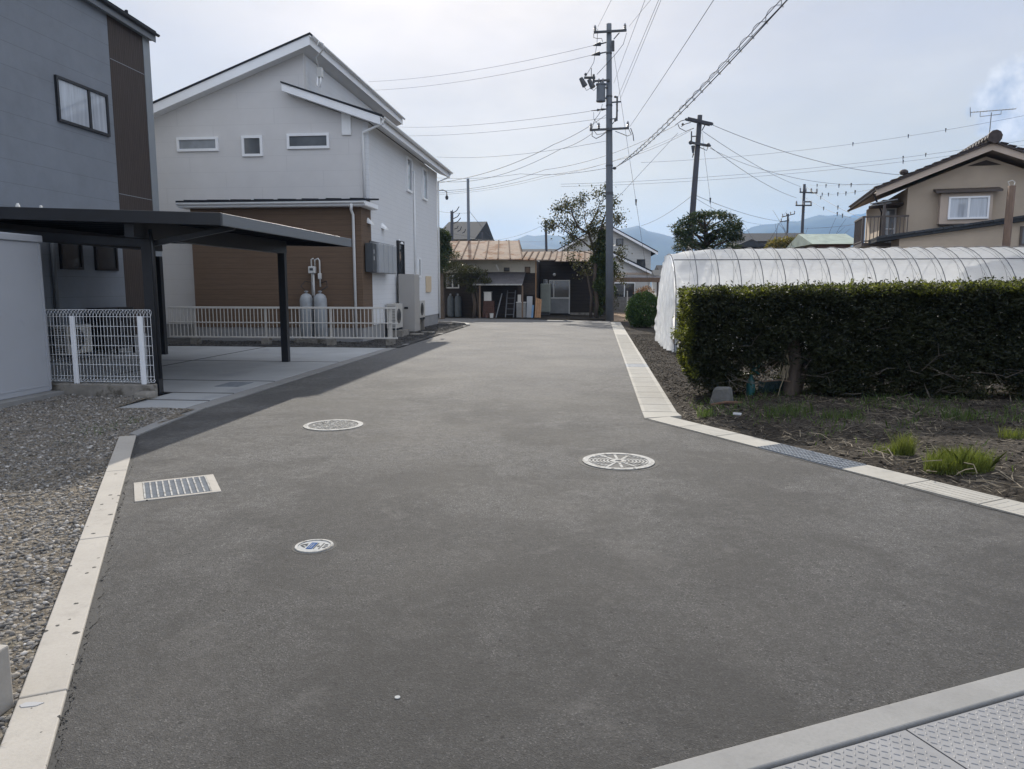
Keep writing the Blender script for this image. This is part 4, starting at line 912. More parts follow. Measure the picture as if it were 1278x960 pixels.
tin_roof('annex_roof', (-2.05, 41.9, 2.98), (.25, 41.9, 2.98), (.25, 44.3, 3.62), (-2.05, 44.3, 3.62), seams=7)
cn = [q(590, 355, 38.2), q(652, 355.5, 38.2), q(656, 340, YS_), q(604, 340, YS_)]
m = MB().prism(cn, (0, 0, .03)); m.build('canopy_roof', 'canopy_tin', oh)
m = MB()
for k in range(40):
    x = cn[0].x + (cn[1].x - cn[0].x) * k / 40; m.box(x, x + .035, 38.16, 38.2, cn[0].z - .05, cn[0].z + .02)
m.build('canopy_edge', 'plastic_white', oh)
for px in (599, 652): 
    p1_ = q(px, 396, 38.25); MB().box(p1_.x - .04, p1_.x + .04, 38.21, 38.29, 0, cn[0].z - .06).build('canopy_post', 'old_wood', oh)
p1_ = q(646, 368, YS_); p2_ = q(668, 353, YS_); MB().box(p1_.x, p2_.x, YS_ - .12, YS_ - .034, p1_.z, p2_.z).build('shutter_box', 'dark_wood', oh)
MB().tube([(q(669, 340, YS_).x, YS_ - .1, 2.9), (q(669, 340, YS_).x, YS_ - .1, .1)], .03, 8).build('downpipe', 'orange_wood', oh)
p1_ = q(685, 391, 43.0); p2_ = q(711.5, 349.5, 43.0)
d_ = MB().box(p1_.x, p2_.x, 42.94, 42.998, .02, p2_.z)
dw, dh = p2_.x - p1_.x, p2_.z
fr = MB()
for (x0_, x1_, z0_, z1_) in ((p1_.x, p2_.x, dh - .06, dh), (p1_.x, p1_.x + .06, 0.05, dh - .06), (p2_.x - .06, p2_.x, .05, dh - .06), (p1_.x + .06, p2_.x - .06, .92, 1.0), (p1_.x + .25, p1_.x + .31, 1.0, dh - .06)): fr.box(x0_, x1_, 42.92, 42.985, z0_, z1_)
dr = fr.build('door', 'plastic_white', oh)
MB().box(p1_.x + .06, p2_.x - .06, 42.95, 42.98, 1.0, dh - .06).build('door_glass', 'window_dark', dr); MB().box(p1_.x + .06, p2_.x - .06, 42.94, 42.984, .08, .92).build('door_panel', 'grey_sheet', dr)
MB().ball((q(692, 343, 43).x, 42.9, q(692, 343, 43).z), .09, .09, .09).build('lamp', 'plastic_white', oh)
MB().beam((-1.2, 42.85, .06), (.6, 42.85, .06), .3, .12).build('doorstep', 'old_concrete', oh)
MB().beam((q(618.5, 331, 39).x, 39.2, 2.75), (q(622, 338, 39).x, 39.2, 2.45), .06, .06).build('aerial_bracket', 'plastic_white', oh)
# clutter in front of it
def put(px0, px1, py0, py1, Y, d=.3, z0=None):
    a = at(px0, py1, Y); b = at(px1, py0, Y); return a.x, b.x, Y, Y + d, (max(0, a.z) if z0 is None else z0), b.z
for (pa, pb, lab) in ((558, 566, 'grey gas cylinder standing farthest left under the pine by the old house'), (567, 575.5, 'grey gas cylinder beside the left one under the pine by the old house')):
    x0_, x1_, y0_, y1_, z0_, z1_ = put(pa, pb, 369, 394, 39.2, z0=.02); gx_ = (x0_ + x1_) / 2
    t = thing('gas_cylinder', lab, 'gas cylinder', (gx_, 39.3, 0)); r = (x1_ - x0_) / 2
    MB().lathe((gx_, 39.3, 0), [(r * .9, 0), (r, .06), (r, z1_ - .2), (r * .7, z1_ - .04), (r * .3, z1_)], 16).build('body', 'shade_cylinder', t, smooth=True); MB().lathe((gx_, 39.3, z1_), [(.05, 0), (.06, .08), (.03, .1)], 8).build('valve', 'galv', t)
def crate(x0, x1, y0, y1, z0, z1, m_):
    m = MB()
    for k in range(4):
        za_ = z0 + (z1 - z0) * (k + .08) / 4; zb_ = z0 + (z1 - z0) * (k + .86) / 4
        m.box(x0, x1, y0, y0 + .02, za_, zb_); m.box(x0, x1, y1 - .02, y1, za_, zb_); m.box(x0, x0 + .02, y0 + .021, y1 - .021, za_, zb_); m.box(x1 - .02, x1, y0 + .021, y1 - .021, za_, zb_)
    for x in (x0 + .022, x1 - .052): m.box(x, x + .03, y0 + .021, y0 + .05, z0, z1); m.box(x, x + .03, y1 - .05, y1 - .021, z0, z1)
    m.box(x0 + .021, x1 - .021, y0 + .021, y1 - .021, z0 + .01, z0 + .03); return m
for k, lab in enumerate(('reddish slatted crate at the bottom of the stack under the tin canopy', 'reddish slatted crate in the middle of the stack under the tin canopy', 'reddish slatted crate on top of the stack under the tin canopy')):
    x0_, x1_, y0_, y1_, z0_, z1_ = put(602 + k * .6, 617 - k * .4, 376, 395, 38.5, .45, 0); hh = .29
    tag(crate(x0_, x1_, y0_, y1_, k * hh + .002, k * hh + hh - .004, 'crate_red').build('crate', 'crate_red'), lab, 'crate')
x0_, x1_, y0_, y1_, z0_, z1_ = put(604, 613, 365, 375, 38.55, .3); tag(MB().box(x0_, x1_, y0_, y1_, .87, 1.3).box(x0_ - .02, x1_ + .02, y0_ - .02, y1_ + .02, 1.302, 1.34).build('storage_box', 'plastic_white', bevel=.01), 'white lidded box on top of the reddish crates', 'box')
for (pa, pb, mm, lab) in ((605, 610, 'crate_red', 'small red bucket at the foot of the crate stack'), (610.5, 616, 'plastic_white', 'small white bucket at the foot of the crate stack')):
    x0_, x1_, *_ = put(pa, pb, 390, 396, 38.1); cx_ = (x0_ + x1_) / 2; r = (x1_ - x0_) / 2
    m = MB().lathe((cx_, 38.2, 0), [(r * .75, 0), (r * .95, .22), (r, .23), (r * .92, .235), (r * .72, .03)], 14); tag(m.build('bucket', mm, smooth=False), lab, 'bucket')
t_ = MB(); xa_ = q(631, 380, 38.6).x; xb_ = q(641, 380, 38.6).x
for x in (xa_, xb_): t_.beam((x, 38.5, 0), (x + .05, 39.1, 1.4), .05, .04)
for k in range(5): f_ = .12 + k * .2; t_.beam((xa_ + .05 * f_, 38.5 + .6 * f_, 1.4 * f_), (xb_ + .05 * f_, 38.5 + .6 * f_, 1.4 * f_), .05, .03)
tag(t_.build('ladder', 'rib_steel'), 'grey stepladder leaning in the shade of the tin canopy', 'ladder')
t_ = MB().beam((q(619, 394, 38.5).x, 38.5, 0), (q(626, 368, 38.7).x, 38.9, 1.25), .04, .04); tag(t_.build('broom_pole', 'galv'), 'pale pole leaning beside the reddish crates', 'pole')
x0_, x1_, y0_, y1_, z0_, z1_ = put(644.5, 656, 378, 396, 38.7, .5, 0)
t = thing('cabinet', 'grey metal cabinet under the dark shutter box of the old house', 'cabinet', ((x0_ + x1_) / 2, 38.9, 0)); MB().box(x0_, x1_, y0_, y1_, 0, z1_).build('body', 'grey_sheet', t, bevel=.01); MB().box(x0_ - .02, x1_ + .02, y0_ - .02, y1_, z1_ + .002, z1_ + .04).build('top', 'plastic_white', t)
x0_, x1_, y0_, y1_, *_ = put(646, 650, 369, 377, 38.8, .2); tag(MB().box(x0_, x1_, y0_, y1_, z1_ + .042, z1_ + .42).build('canister', 'plastic_white', bevel=.02), 'white canister standing on the grey cabinet', 'canister')
x0_, x1_, y0_, y1_, z0_, z1_ = put(657, 664, 370, 396, 38.8, .12, 0); tag(MB().prism([(x0_, y0_, 0), (x1_, y0_, 0), (x1_, y1_, 0), (x0_, y1_, 0)], (0, .25, z1_)).build('metal_sheet', 'box_grey'), 'bluish grey metal sheet leaning beside the grey cabinet', 'sheet')
x0_, x1_, y0_, y1_, z0_, z1_ = put(664, 666.5, 381, 396, 38.5, .06, 0); tag(MB().beam((x0_, 38.5, 0), (x0_ + .03, 38.75, z1_), .1, .04).build('plank', 'plastic_blue'), 'narrow light blue plank leaning left of the brown boards', 'plank')
x0_, x1_, y0_, y1_, z0_, z1_ = put(667, 675, 372, 396, 38.7, .1, 0)
m = MB()
for k in range(3): xk = x0_ + (x1_ - x0_) * (k + .5) / 3; m.beam((xk, 38.7 + k * .02, 0), (xk + .03, 39.1, z1_ - .04 * k), .1, .03)
tag(m.build('board_stack', 'orange_wood'), 'orange brown boards leaning on the corner of the old house', 'boards')
x0_, x1_, y0_, y1_, z0_, z1_ = put(674, 687, 354, 388, 42.3, .4, .15)
t = thing('water_heater', 'grey green water heater tank standing left of the white door', 'water heater', ((x0_ + x1_) / 2, 42.5, 0)); MB().box(x0_, x1_, y0_, y1_, .15, z1_).build('tank', 'tank_green', t, bevel=.06)
MB().lathe(((x0_ + x1_) / 2, 42.5, z1_), [(.14, 0), (.14, .22), (.05, .24)], 12).build('flue', 'galv', t); MB().box(x0_ + .05, x1_ - .05, y0_ + .05, y1_ - .05, 0, .148).build('stand', 'iron_dark', t)

# ---- white-sided far house, carport, block wall
fh = thing('far_white_house', 'white sided gabled house beyond the tall utility pole', 'house', (1, 58, 0))
Yh = 55.
ax_, az_ = .95, 6.05; ex_ = 4.25; ez_ = 4.2; wx0 = -2.35
MB().prism([(wx0, Yh, 0), (ex_, Yh, 0), (ex_, Yh, ez_ + .05), (ax_, Yh, az_ - .12), (wx0, Yh, ez_ + .05)], (0, 8, 0)).build('wall', 'far_siding', fh)
for s_ in (-1, 1):
    e = Vector((ax_ + s_ * 3.75, Yh - .5, az_ - 3.75 * .545)); r_ = Vector((ax_, Yh - .5, az_))
    MB().prism([e, r_, r_ + Vector((0, 0, .12)), e + Vector((0, 0, .12))], (0, 9, 0)).build('roof', 'roof_dark', fh)
    MB().prism([e + Vector((0, -.03, -.14)), r_ + Vector((0, -.03, -.14)), r_ + Vector((0, -.03, .03)), e + Vector((0, -.03, .03))], (0, .028, 0)).build('verge_board', 'white_trim', fh)
window(fh, 'window', (3.25, Yh, 2.95), (1, 0, 0), .6, .62, (0, -1, 0), 'black_frame', 'window_dark', .06, mull=(.3,))
window(fh, 'window', (1.75, Yh, 4.55), (1, 0, 0), .5, .5, (0, -1, 0), 'black_frame', 'window_dark', .05)
pl = [(1.0, Yh - 1.3, 0), (3.95, Yh - 1.3, 0), (3.95, Yh - 1.3, 2.75), (1.0, Yh - 1.3, 4.15)]
MB().prism(pl, (0, 1.28, 0)).build('lower_wall', 'far_siding', fh)
MB().prism([(.9, Yh - 1.7, 4.2), (4.25, Yh - 1.7, 2.6), (4.25, Yh - 1.7, 2.72), (.9, Yh - 1.7, 4.32)], (0, 1.69, 0)).build('lower_roof', 'roof_dark', fh)
MB().prism([(.9, Yh - 1.73, 4.05), (4.2, Yh - 1.73, 2.47), (4.2, Yh - 1.73, 2.63), (.9, Yh - 1.73, 4.21)], (0, .028, 0)).build('verge_board', 'white_trim', fh)
MB().box(1.0, 4.2, Yh - 1.36, Yh - 1.31, 2.45, 2.6).build('band', 'tan_trim', fh)
window(fh, 'window', (1.6, Yh - 1.3, .7), (1, 0, 0), 1.5, 1.2, (0, -1, 0), 'white_trim', 'window_dark', .06, mull=(.75,))
t = thing('lean_to_canopy', 'brown flat canopy on thin posts before the white sided house', 'canopy', (2.8, 49, 0))
a = at(766, 351, 48); b = at(829, 346, 48)
MB().prism([(a.x - .3, 47.9, a.z), (b.x + 1.2, 47.9, a.z), (b.x + 1.2, 52, a.z + .25), (a.x - .3, 52, a.z + .25)], (0, 0, .1)).build('roof', 'canopy_tin', t)
MB().box(a.x - .3, b.x + 1.2, 47.86, 47.897, a.z - .06, a.z + .22).build('fascia', 'old_wood', t)
for x in (a.x, b.x - .4, b.x + 1.0): MB().box(x - .05, x + .05, 48.0, 48.1, 0, a.z - .002).build('post', 'balcony_brown', t)
t = thing('block_wall', 'grey concrete block wall beyond the sandy lot', 'wall', (2, 47, 0))
m = MB()
for r in range(5):
    for k in range(12): x = -1.2 + k * .4 + (.2 if r % 2 else 0); m.box(x + .005, x + .395, 47.0, 47.12, r * .195 + .003, r * .195 + .192)
m.build('blocks', 'block_wall', t)
tag(MB().tube([(q(783, 384, 46).x, 46, 0), (q(783, 360, 46).x, 46, 1.35)], .04, 8).build('marker_post', 'plastic_white'), 'thin white post before the block wall', 'post')

# ---- tan house on the right
th_ = thing('tan_house', 'tan stucco house with brown tiled gable roof and balcony behind the greenhouse', 'house', (12.3, 27, 0))
Yt = 27.; ax_, az_ = 13.0, 6.22; wl, wr = 10.72, 17.6
sl = .405
MB().prism([(wl, Yt, 0), (15.5, Yt, 0), (15.5, Yt, az_ - .33 - (15.5 - ax_) * sl), (ax_, Yt, az_ - .33), (wl, Yt, az_ - .33 - (ax_ - wl) * sl)], (0, 5.5, 0)).build('wall', 'tan_stucco', th_)
MB().box(10.22, wl - .003, Yt + 1.6, Yt + 5.4, 0, 4.75).build('recess_wall', 'tan_stucco', th_)
for s_, le in ((-1, 3.35), (1, 3.2)):
    e = Vector((ax_ + s_ * le, Yt - .65, az_ - le * sl)); r_ = Vector((ax_, Yt - .65, az_))
    rf = MB().prism([e, r_, r_ + Vector((0, 0, .07)), e + Vector((0, 0, .07))], (0, 6.6, 0))
    nt_ = int(le / .24)
    for k in range(nt_ + 1):
        c = r_ + (e - r_) * ((k + .3) / (nt_ + .5)) + Vector((0, 0, .085)); d = (e - r_).normalized()
        rf.beam(c - d * .11 + Vector((0, .12, .0)), c + d * .13 + Vector((0, .12, .035)), .28, .035)
        for yy_ in np.arange(.5, 6.5, .27): rf.beam(c - d * .12 + Vector((0, yy_, .0)), c + d * .12 + Vector((0, yy_, .015)), .15, .05) if k % 1 == 0 and yy_ < 6.5 else None
    ro = rf.build('roof', 'kawara_tile', th_)
    MB().prism([e + Vector((0, .06, -.20)), r_ + Vector((0, .06, -.22)), r_ + Vector((0, .06, -.003)), e + Vector((0, .06, -.003))], (0, .05, 0)).build('verge_board', 'tan_trim', th_)
    MB().prism([e + Vector((0, .112, -.10)), r_ + Vector((0, .112, -.10)), r_ + Vector((0, .112, -.06)), e + Vector((0, .112, -.06))], (0, 6.3, 0)).build('soffit', 'tan_trim', th_)
m = MB().tube([(ax_, Yt - .75, az_ + .20), (ax_, Yt + 6.0, az_ + .20)], .13, 10)
for k in range(19): m.tube([(ax_, Yt - .7 + k * .34, az_ + .2), (ax_, Yt - .64 + k * .34, az_ + .2)], .155, 10)
m.tube([(ax_, Yt - .80, az_ + .17), (ax_, Yt - .66, az_ + .17)], .21, 10); m.ball((10.45, Yt - .6, az_ - 2.55 * sl + .22), .14, .1, .1); m.build('ridge', 'kawara_tile', th_)
MB().prism([(ax_ - .55, Yt - .01, az_ - .62), (ax_ + .45, Yt - .01, az_ - .62), (ax_ - .0, Yt - .01, az_ - .45)], (0, -.02, 0)).build('gable_vent', 'dark_wood', th_)
half_gutter((9.60, Yt - .55, 4.80), (9.60, Yt + 5.9, 4.80), .06).build('gutter', 'kawara_tile', th_)
downpipe(th_, [(9.62, Yt - .3, 4.74), (9.72, Yt - .1, 4.6), (10.18, Yt + 1.5, 4.3), (10.17, Yt + 1.55, 3.1)], .03, 'kawara_tile')
# bay window
bay = MB().box(11.68, 13.22, Yt - .28, Yt - .003, 3.70, 4.70).build('bay_window', 'tan_trim', th_)
MB().prism([(11.5, Yt - .45, 4.70), (13.45, Yt - .45, 4.70), (13.45, Yt - .003, 4.82), (11.5, Yt - .003, 4.82)], (0, 0, .07)).build('bay_roof', 'balcony_brown', bay)
window(th_, 'window', (11.92, Yt - .28, 3.84), (1, 0, 0), 1.2, .74, (0, -1, 0), 'white_trim', 'window_curtain_sky', .055, mull=(.6,), depth=.06)
MB().box(11.72, 13.18, Yt - .27, Yt - .003, 3.66, 3.698).build('bay_base', 'balcony_brown', bay)
# balcony
bc = MB().box(9.3, wl - .003, Yt - .5, Yt + 1.6, 2.98, 3.1).build('balcony_floor', 'balcony_brown', th_)
m = MB(); m.beam((9.32, Yt - .47, 3.98), (wl, Yt - .47, 3.98), .06, .06); m.beam((9.32, Yt - .44, 3.98), (9.32, Yt + 1.58, 3.98), .06, .06); m.beam((9.32, Yt - .47, 3.16), (wl, Yt - .47, 3.16), .04, .04); m.beam((9.32, Yt - .44, 3.16), (9.32, Yt + 1.58, 3.16), .04, .04)
for k in range(13): x = 9.32 + k * (wl - .03 - 9.32) / 12; m.box(x - .012, x + .012, Yt - .482, Yt - .458, 3.1, 3.96)
for k in range(15): y = Yt - .42 + k * .14; m.box(9.308, 9.332, y, y + .02, 3.1, 3.96)
m.build('balcony_rail', 'balcony_brown', bc)
for (x, y) in ((9.32, Yt - .47), (9.95, Yt - .47)): MB().box(x - .04, x + .04, y - .04, y + .04, 3.1, 4.0 if x < 9.6 else 4.42).build('balcony_post', 'balcony_brown', bc)
MB().tube([(9.5, Yt - .42, 4.42), (10.35, Yt - .42, 4.55)], .02, 6).tube([(9.5, Yt - .2, 4.36), (10.2, Yt - .2, 4.46)], .02, 6).build('drying_pole', 'galv', bc, smooth=True)
window(th_, 'window', (10.30, Yt + 1.6, 3.1), (1, 0, 0), .38, 1.35, (0, -1, 0), 'white_trim', 'window_bright', .05, trans=(.6,))
MB().box(9.75, wl - .01, Yt + .5, Yt + 1.6, 4.44, 4.52).build('beam', 'dark_wood', th_)
# lower roof in front
lo0, lo1 = (9.5, 3.14), (16.5, 4.10)
m = MB().prism([(lo0[0], Yt - 2.2, lo0[1] - .1), (lo1[0], Yt - 2.2, lo1[1] - .1), (lo1[0], Yt - 2.2, lo1[1]), (lo0[0], Yt - 2.2, lo0[1])], (0, 1.65, 0))
for k in range(26): 
    t_ = k / 26; x = lo0[0] + (lo1[0] - lo0[0]) * t_; z = lo0[1] + (lo1[1] - lo0[1]) * t_; m.beam((x, Yt - 2.22, z + .03), (x + .26, Yt - 2.22, z + .07), .12, .07); m.beam((x + .05, Yt - 2.1, z + .02), (x + .05, Yt - .6, z + .02), .12, .06)
m.build('lower_roof', 'kawara_grey', th_)
MB().prism([(10.2, Yt - 2.0, 0), (16.5, Yt - 2.0, 0), (16.5, Yt - 2.0, 3.98), (10.2, Yt - 2.0, 3.13)], (0, 1.35, 0)).build('annex_wall', 'tan_stucco', th_)
window(th_, 'window', (13.55, Yt - 2.0, 2.85), (1, 0, 0), 2.2, .6, (0, -1, 0), 'balcony_brown', 'window_dark', .06, mull=(1.1,))
th_.rotation_euler = (0, 0, R(-11))       # the house stands slightly turned to the road
# roof aerial
t = thing('television_aerial', 'thin metal television aerial on the ridge of the tan house', 'aerial', (13.08, 27, 6.3))
MB().tube([(13.08, Yt, 6.2), (13.1, Yt, 7.32)], .016, 8).build('mast', 'galv', t)
m = MB().tube([(12.45, Yt, 7.34), (13.85, Yt, 7.42)], .012, 6).tube([(12.75, Yt, 7.2), (13.4, Yt, 7.26)], .010, 6).tube([(12.75, Yt, 7.2), (12.75, Yt, 7.35)], .008, 6).tube([(13.4, Yt, 7.26), (13.4, Yt, 7.4)], .008, 6)
for k in range(14): x = 12.5 + k * .1; m.tube([(x, Yt - .16, 7.345 + k * .006), (x, Yt + .16, 7.345 + k * .006)], .005, 5)
m.tube([(12.45, Yt, 7.2), (12.42, Yt, 7.5)], .012, 6); m.build('antenna', 'galv', t)
t = thing('wooden_post', 'short weathered wooden post with wire loops standing before the tan house', 'post', (13.5, 24, 0))
a = at(1254, 310, 24.); b = at(1263, 232, 24.)
MB().tube([(a.x, 24, 0), (b.x, 24, b.z)], .105, 10).build('post', 'wood_post', t, smooth=True); MB().tube([(b.x - .06, 24, b.z), (b.x - .12, 24, b.z + .12), (b.x, 24, b.z + .16), (b.x + .08, 24, b.z + .1), (b.x + .05, 24, b.z)], .012, 6).build('wire_loop', 'plastic_white', t)

# ---- distant houses
def far_house(name, label, x0, x1, Y, D, zw, zr_, wm, rm, axis='X', win=True):
    t = thing(name, label, 'house', ((x0 + x1) / 2, Y, 0))
    MB().box(x0, x1, Y, Y + D, 0, zw).build('wall', wm, t)
    o_ = .5
    if axis == 'X':
        a = [(x0 - o_, Y - o_, zw - .1), (x0 - o_, Y + D + o_, zw - .1), (x0 - o_, Y + D / 2, zr_)]
        MB().prism(a, (x1 - x0 + 2 * o_, 0, 0)).build('roof', rm, t)
    else:
        a = [(x0 - o_, Y - o_, zw - .1), (x1 + o_, Y - o_, zw - .1), ((x0 + x1) / 2, Y - o_, zr_)]
        MB().prism(a, (0, D + 2 * o_, 0)).build('roof', rm, t)
    if win:
        n = max(1, int((x1 - x0) / 4))
        for k in range(n):
            xx = x0 + (x1 - x0) * (k + .5) / n; window(t, 'window', (xx - .7, Y, zw * .55), (1, 0, 0), 1.4, 1., (0, -1, 0), 'white_trim', 'window_dark', .08, mull=(.7,))
    return t
def fhouse(name, label, px0, px1, py_e, py_r, Y, D, wm, rm, axis='X', win=True):
    a = at(px0, py_e, Y); b = at(px1, py_e, Y); r_ = at((px0 + px1) / 2, py_r, Y + (D / 2 if axis == 'X' else 0)); return far_house(name, label, a.x, b.x, Y, D, a.z, r_.z, wm, rm, axis, win)
fhouse('distant_house', 'low distant house with long dark roof seen above the greenhouse', 938, 1012, 300, 291, 62, 8, 'grey_sheet', 'kawara_grey')
fhouse('distant_house', 'small dark gabled house beside the pine above the greenhouse', 922, 950, 307, 299, 58, 6, 'dark_boards', 'kawara_grey', 'Y', False)
fhouse('distant_shed', 'small shed with pale greenish roof seen between greenhouse and tan house', 1022, 1062, 303, 292, 45, 5, 'crate_red', 'copper_green', 'X', False)
fhouse('distant_house', 'distant pale house with blue grey roof seen left of the conifer', 823, 850, 343, 337, 75, 9, 'far_siding', 'kawara_grey')
fhouse('distant_house', 'distant dark roofed house just right of the white sided house', 828, 846, 338, 331, 90, 8, 'grey_sheet', 'roof_dark')
fhouse('distant_house', 'wide distant house with flat pale roof behind the rusty roof', 640, 690, 318, 311, 75, 9, 'far_siding', 'kawara_grey')
fhouse('distant_house', 'large grey roofed building behind the white house corner', 548, 586, 298, 277, 62, 14, 'grey_sheet', 'kawara_grey', 'X', False)
fhouse('distant_house', 'distant low house behind the shed ridge with dark roof', 590, 640, 318, 308, 95, 9, 'far_siding', 'roof_dark')
fhouse('distant_house', 'distant low house with dark roof behind the ivy covered tree', 688, 730, 322, 313, 110, 9, 'far_siding', 'roof_dark')

# ================================================================ GREENHOUSE
gx0, gx1, gy0, gy1 = 2.05, 21.0, 18.4, 22.6
gm, gry, grz, gsp = (gy0 + gy1) / 2, (gy1 - gy0) / 2, 1.42, 1.2
def gprof(x, n=26, grow=0.):
    sh = -.16 * math.exp(-((x - gx0) / .5))
    pts = [(gy0 - grow, .98), (gy0 - grow, gsp)]
    for i in range(1, n): a = PI * i / n; pts.append((gm - (gry + grow) * math.cos(a), gsp + (grz + grow + sh) * math.sin(a)))
    return pts + [(gy1 + grow, gsp), (gy1 + grow, .5), (gy1 + grow, .05)]
grn = thing('greenhouse', 'long tunnel greenhouse of translucent white film behind the hedge', 'greenhouse', ((gx0 + gx1) / 2, gm, 0))
V = []; nx = int((gx1 - gx0) / .13)
for i in range(nx + 1):
    x = gx0 + .02 + i * .13; ph = ((x - gx0) / .52) % 1.; sag = .03 * (1 - abs(2 * ph - 1) ** 2)
    for k, (y, z) in enumerate(gprof(x)):
        f_ = min(1, max(0, (z - 1.) / .5)); V.append((x, y + (sag * .6 * (-1 if y > gm else 1)) * (1 - f_ * .3) * .4 + .01 * math.sin(x * 9 + z * 5), z - sag * f_ + .008 * math.sin(x * 13 + k)))
np_ = len(gprof(0)); i, j = np.meshgrid(np.arange(np_ - 1), np.arange(nx)); k = (j * np_ + i).ravel()
o = raw_mesh('film_cover', V, np.stack([k, k + 1, k + np_ + 1, k + np_], 1), 'greenhouse_film', grn); o.data.shade_smooth()
nr = int((gx1 - gx0) / .52); rb = None
for i in range(nr + 1):
    x = gx0 + i * .52
    if i == 0: MB().tube([(x, y, z) for y, z in [(gy0, 0)] + gprof(x, 20, .010) ], .014, 6).build('end_rib', 'rib_steel', grn, smooth=True)
    elif rb is None: rb = MB().tube([(x, y, z) for y, z in [(gy0 + .02, 0)] + gprof(9, 20, .010)], .0095, 6).build('rib', 'rib_steel', grn, smooth=True); rx = x
    else: c = rb.copy(); col.objects.link(c); c.parent = grn; c.location = (x - rx, 0, 0)
m = MB()
for i in range(nr):
    x = gx0 + i * .52
    m.tube([(x + (.26 + .26 * k / 9), gm - (gry + .012) * math.cos(PI * k / 18), gsp + (grz + .012) * math.sin(PI * k / 18)) for k in range(10)], .0032, 4)
    m.tube([(x + .52 - (.3 * k / 9), gm - (gry + .010) * math.cos(PI * k / 18), gsp + (grz + .010) * math.sin(PI * k / 18)) for k in range(10)], .0028, 4)
m.build('film_strap', 'rib_steel', grn, kind='stuff')
MB().tube([(gx0, gy0 - .01, .96), (gx1, gy0 - .01, .96)], .016, 6).tube([(gx0, gy0 - .012, 1.12), (gx1, gy0 - .012, 1.12)], .013, 6).tube([(gx0, gy0 - .01, .70), (gx1, gy0 - .01, .70)], .016, 6).tube([(gx0, gm - 1.35, 2.27), (gx1, gm - 1.35, 2.27)], .012, 6).tube([(gx0, gy0 + .3, 1.6), (gx1, gy0 + .3, 1.6)], .010, 6).build('side_rail', 'rib_steel', grn, smooth=True)
for x in (gx0 + .03,): MB().box(x - .03, x + .03, gy0 - .03, gy0 + .03, 0, 1.2).build('end_post', 'galv', grn)
def wrinkled(name, f, nu, nv, m_, par):
    V = [f(u / (nu - 1), v / (nv - 1)) for v in range(nv) for u in range(nu)]
    i, j = np.meshgrid(np.arange(nu - 1), np.arange(nv - 1)); k = (j * nu + i).ravel()
    o = raw_mesh(name, V, np.stack([k, k + 1, k + nu + 1, k + nu], 1), m_, par); o.data.shade_smooth(); return o
wrinkled('lower_curtain', lambda u, v: (gx0 + (gx1 - gx0) * u, gy0 - .02 + .02 * math.sin(u * 160 + 3 * v) + .015 * math.sin(u * 371), .66 * v + .01), 420, 8, 'greenhouse_film', grn)
def endc(u, v):
    y = gy0 + (gy1 - gy0) * u; top = gsp + (grz - .16) * math.sqrt(max(0, 1 - ((y - gm) / gry) ** 2)); z = top * v
    w = .10 * math.sin(u * 41 + 3 * v + 2 * math.sin(v * 7)) + .06 * math.sin(u * 97 - 5 * v + math.sin(v * 11)) + .05 * math.sin(v * 31 + u * 17) * math.sin(u * 9)
    return (gx0 - .03 + (w * .6 * (1 - v * .8) - .05 * (1 - v) ** 2 - .03 * math.sin(PI * v)), y, max(.01, z + .02 * math.sin(u * 22)))
wrinkled('end_curtain', endc, 90, 40, 'greenhouse_film', grn)
p = pebble_field('litter', 160, (1.5, 2.1, 17.6, 23), lambda X, Y: X > 0, (.015, .045), dirt_z, 'bark'); tag(p, 'brown leaf litter and scraps at the foot of the torn greenhouse end', 'litter')

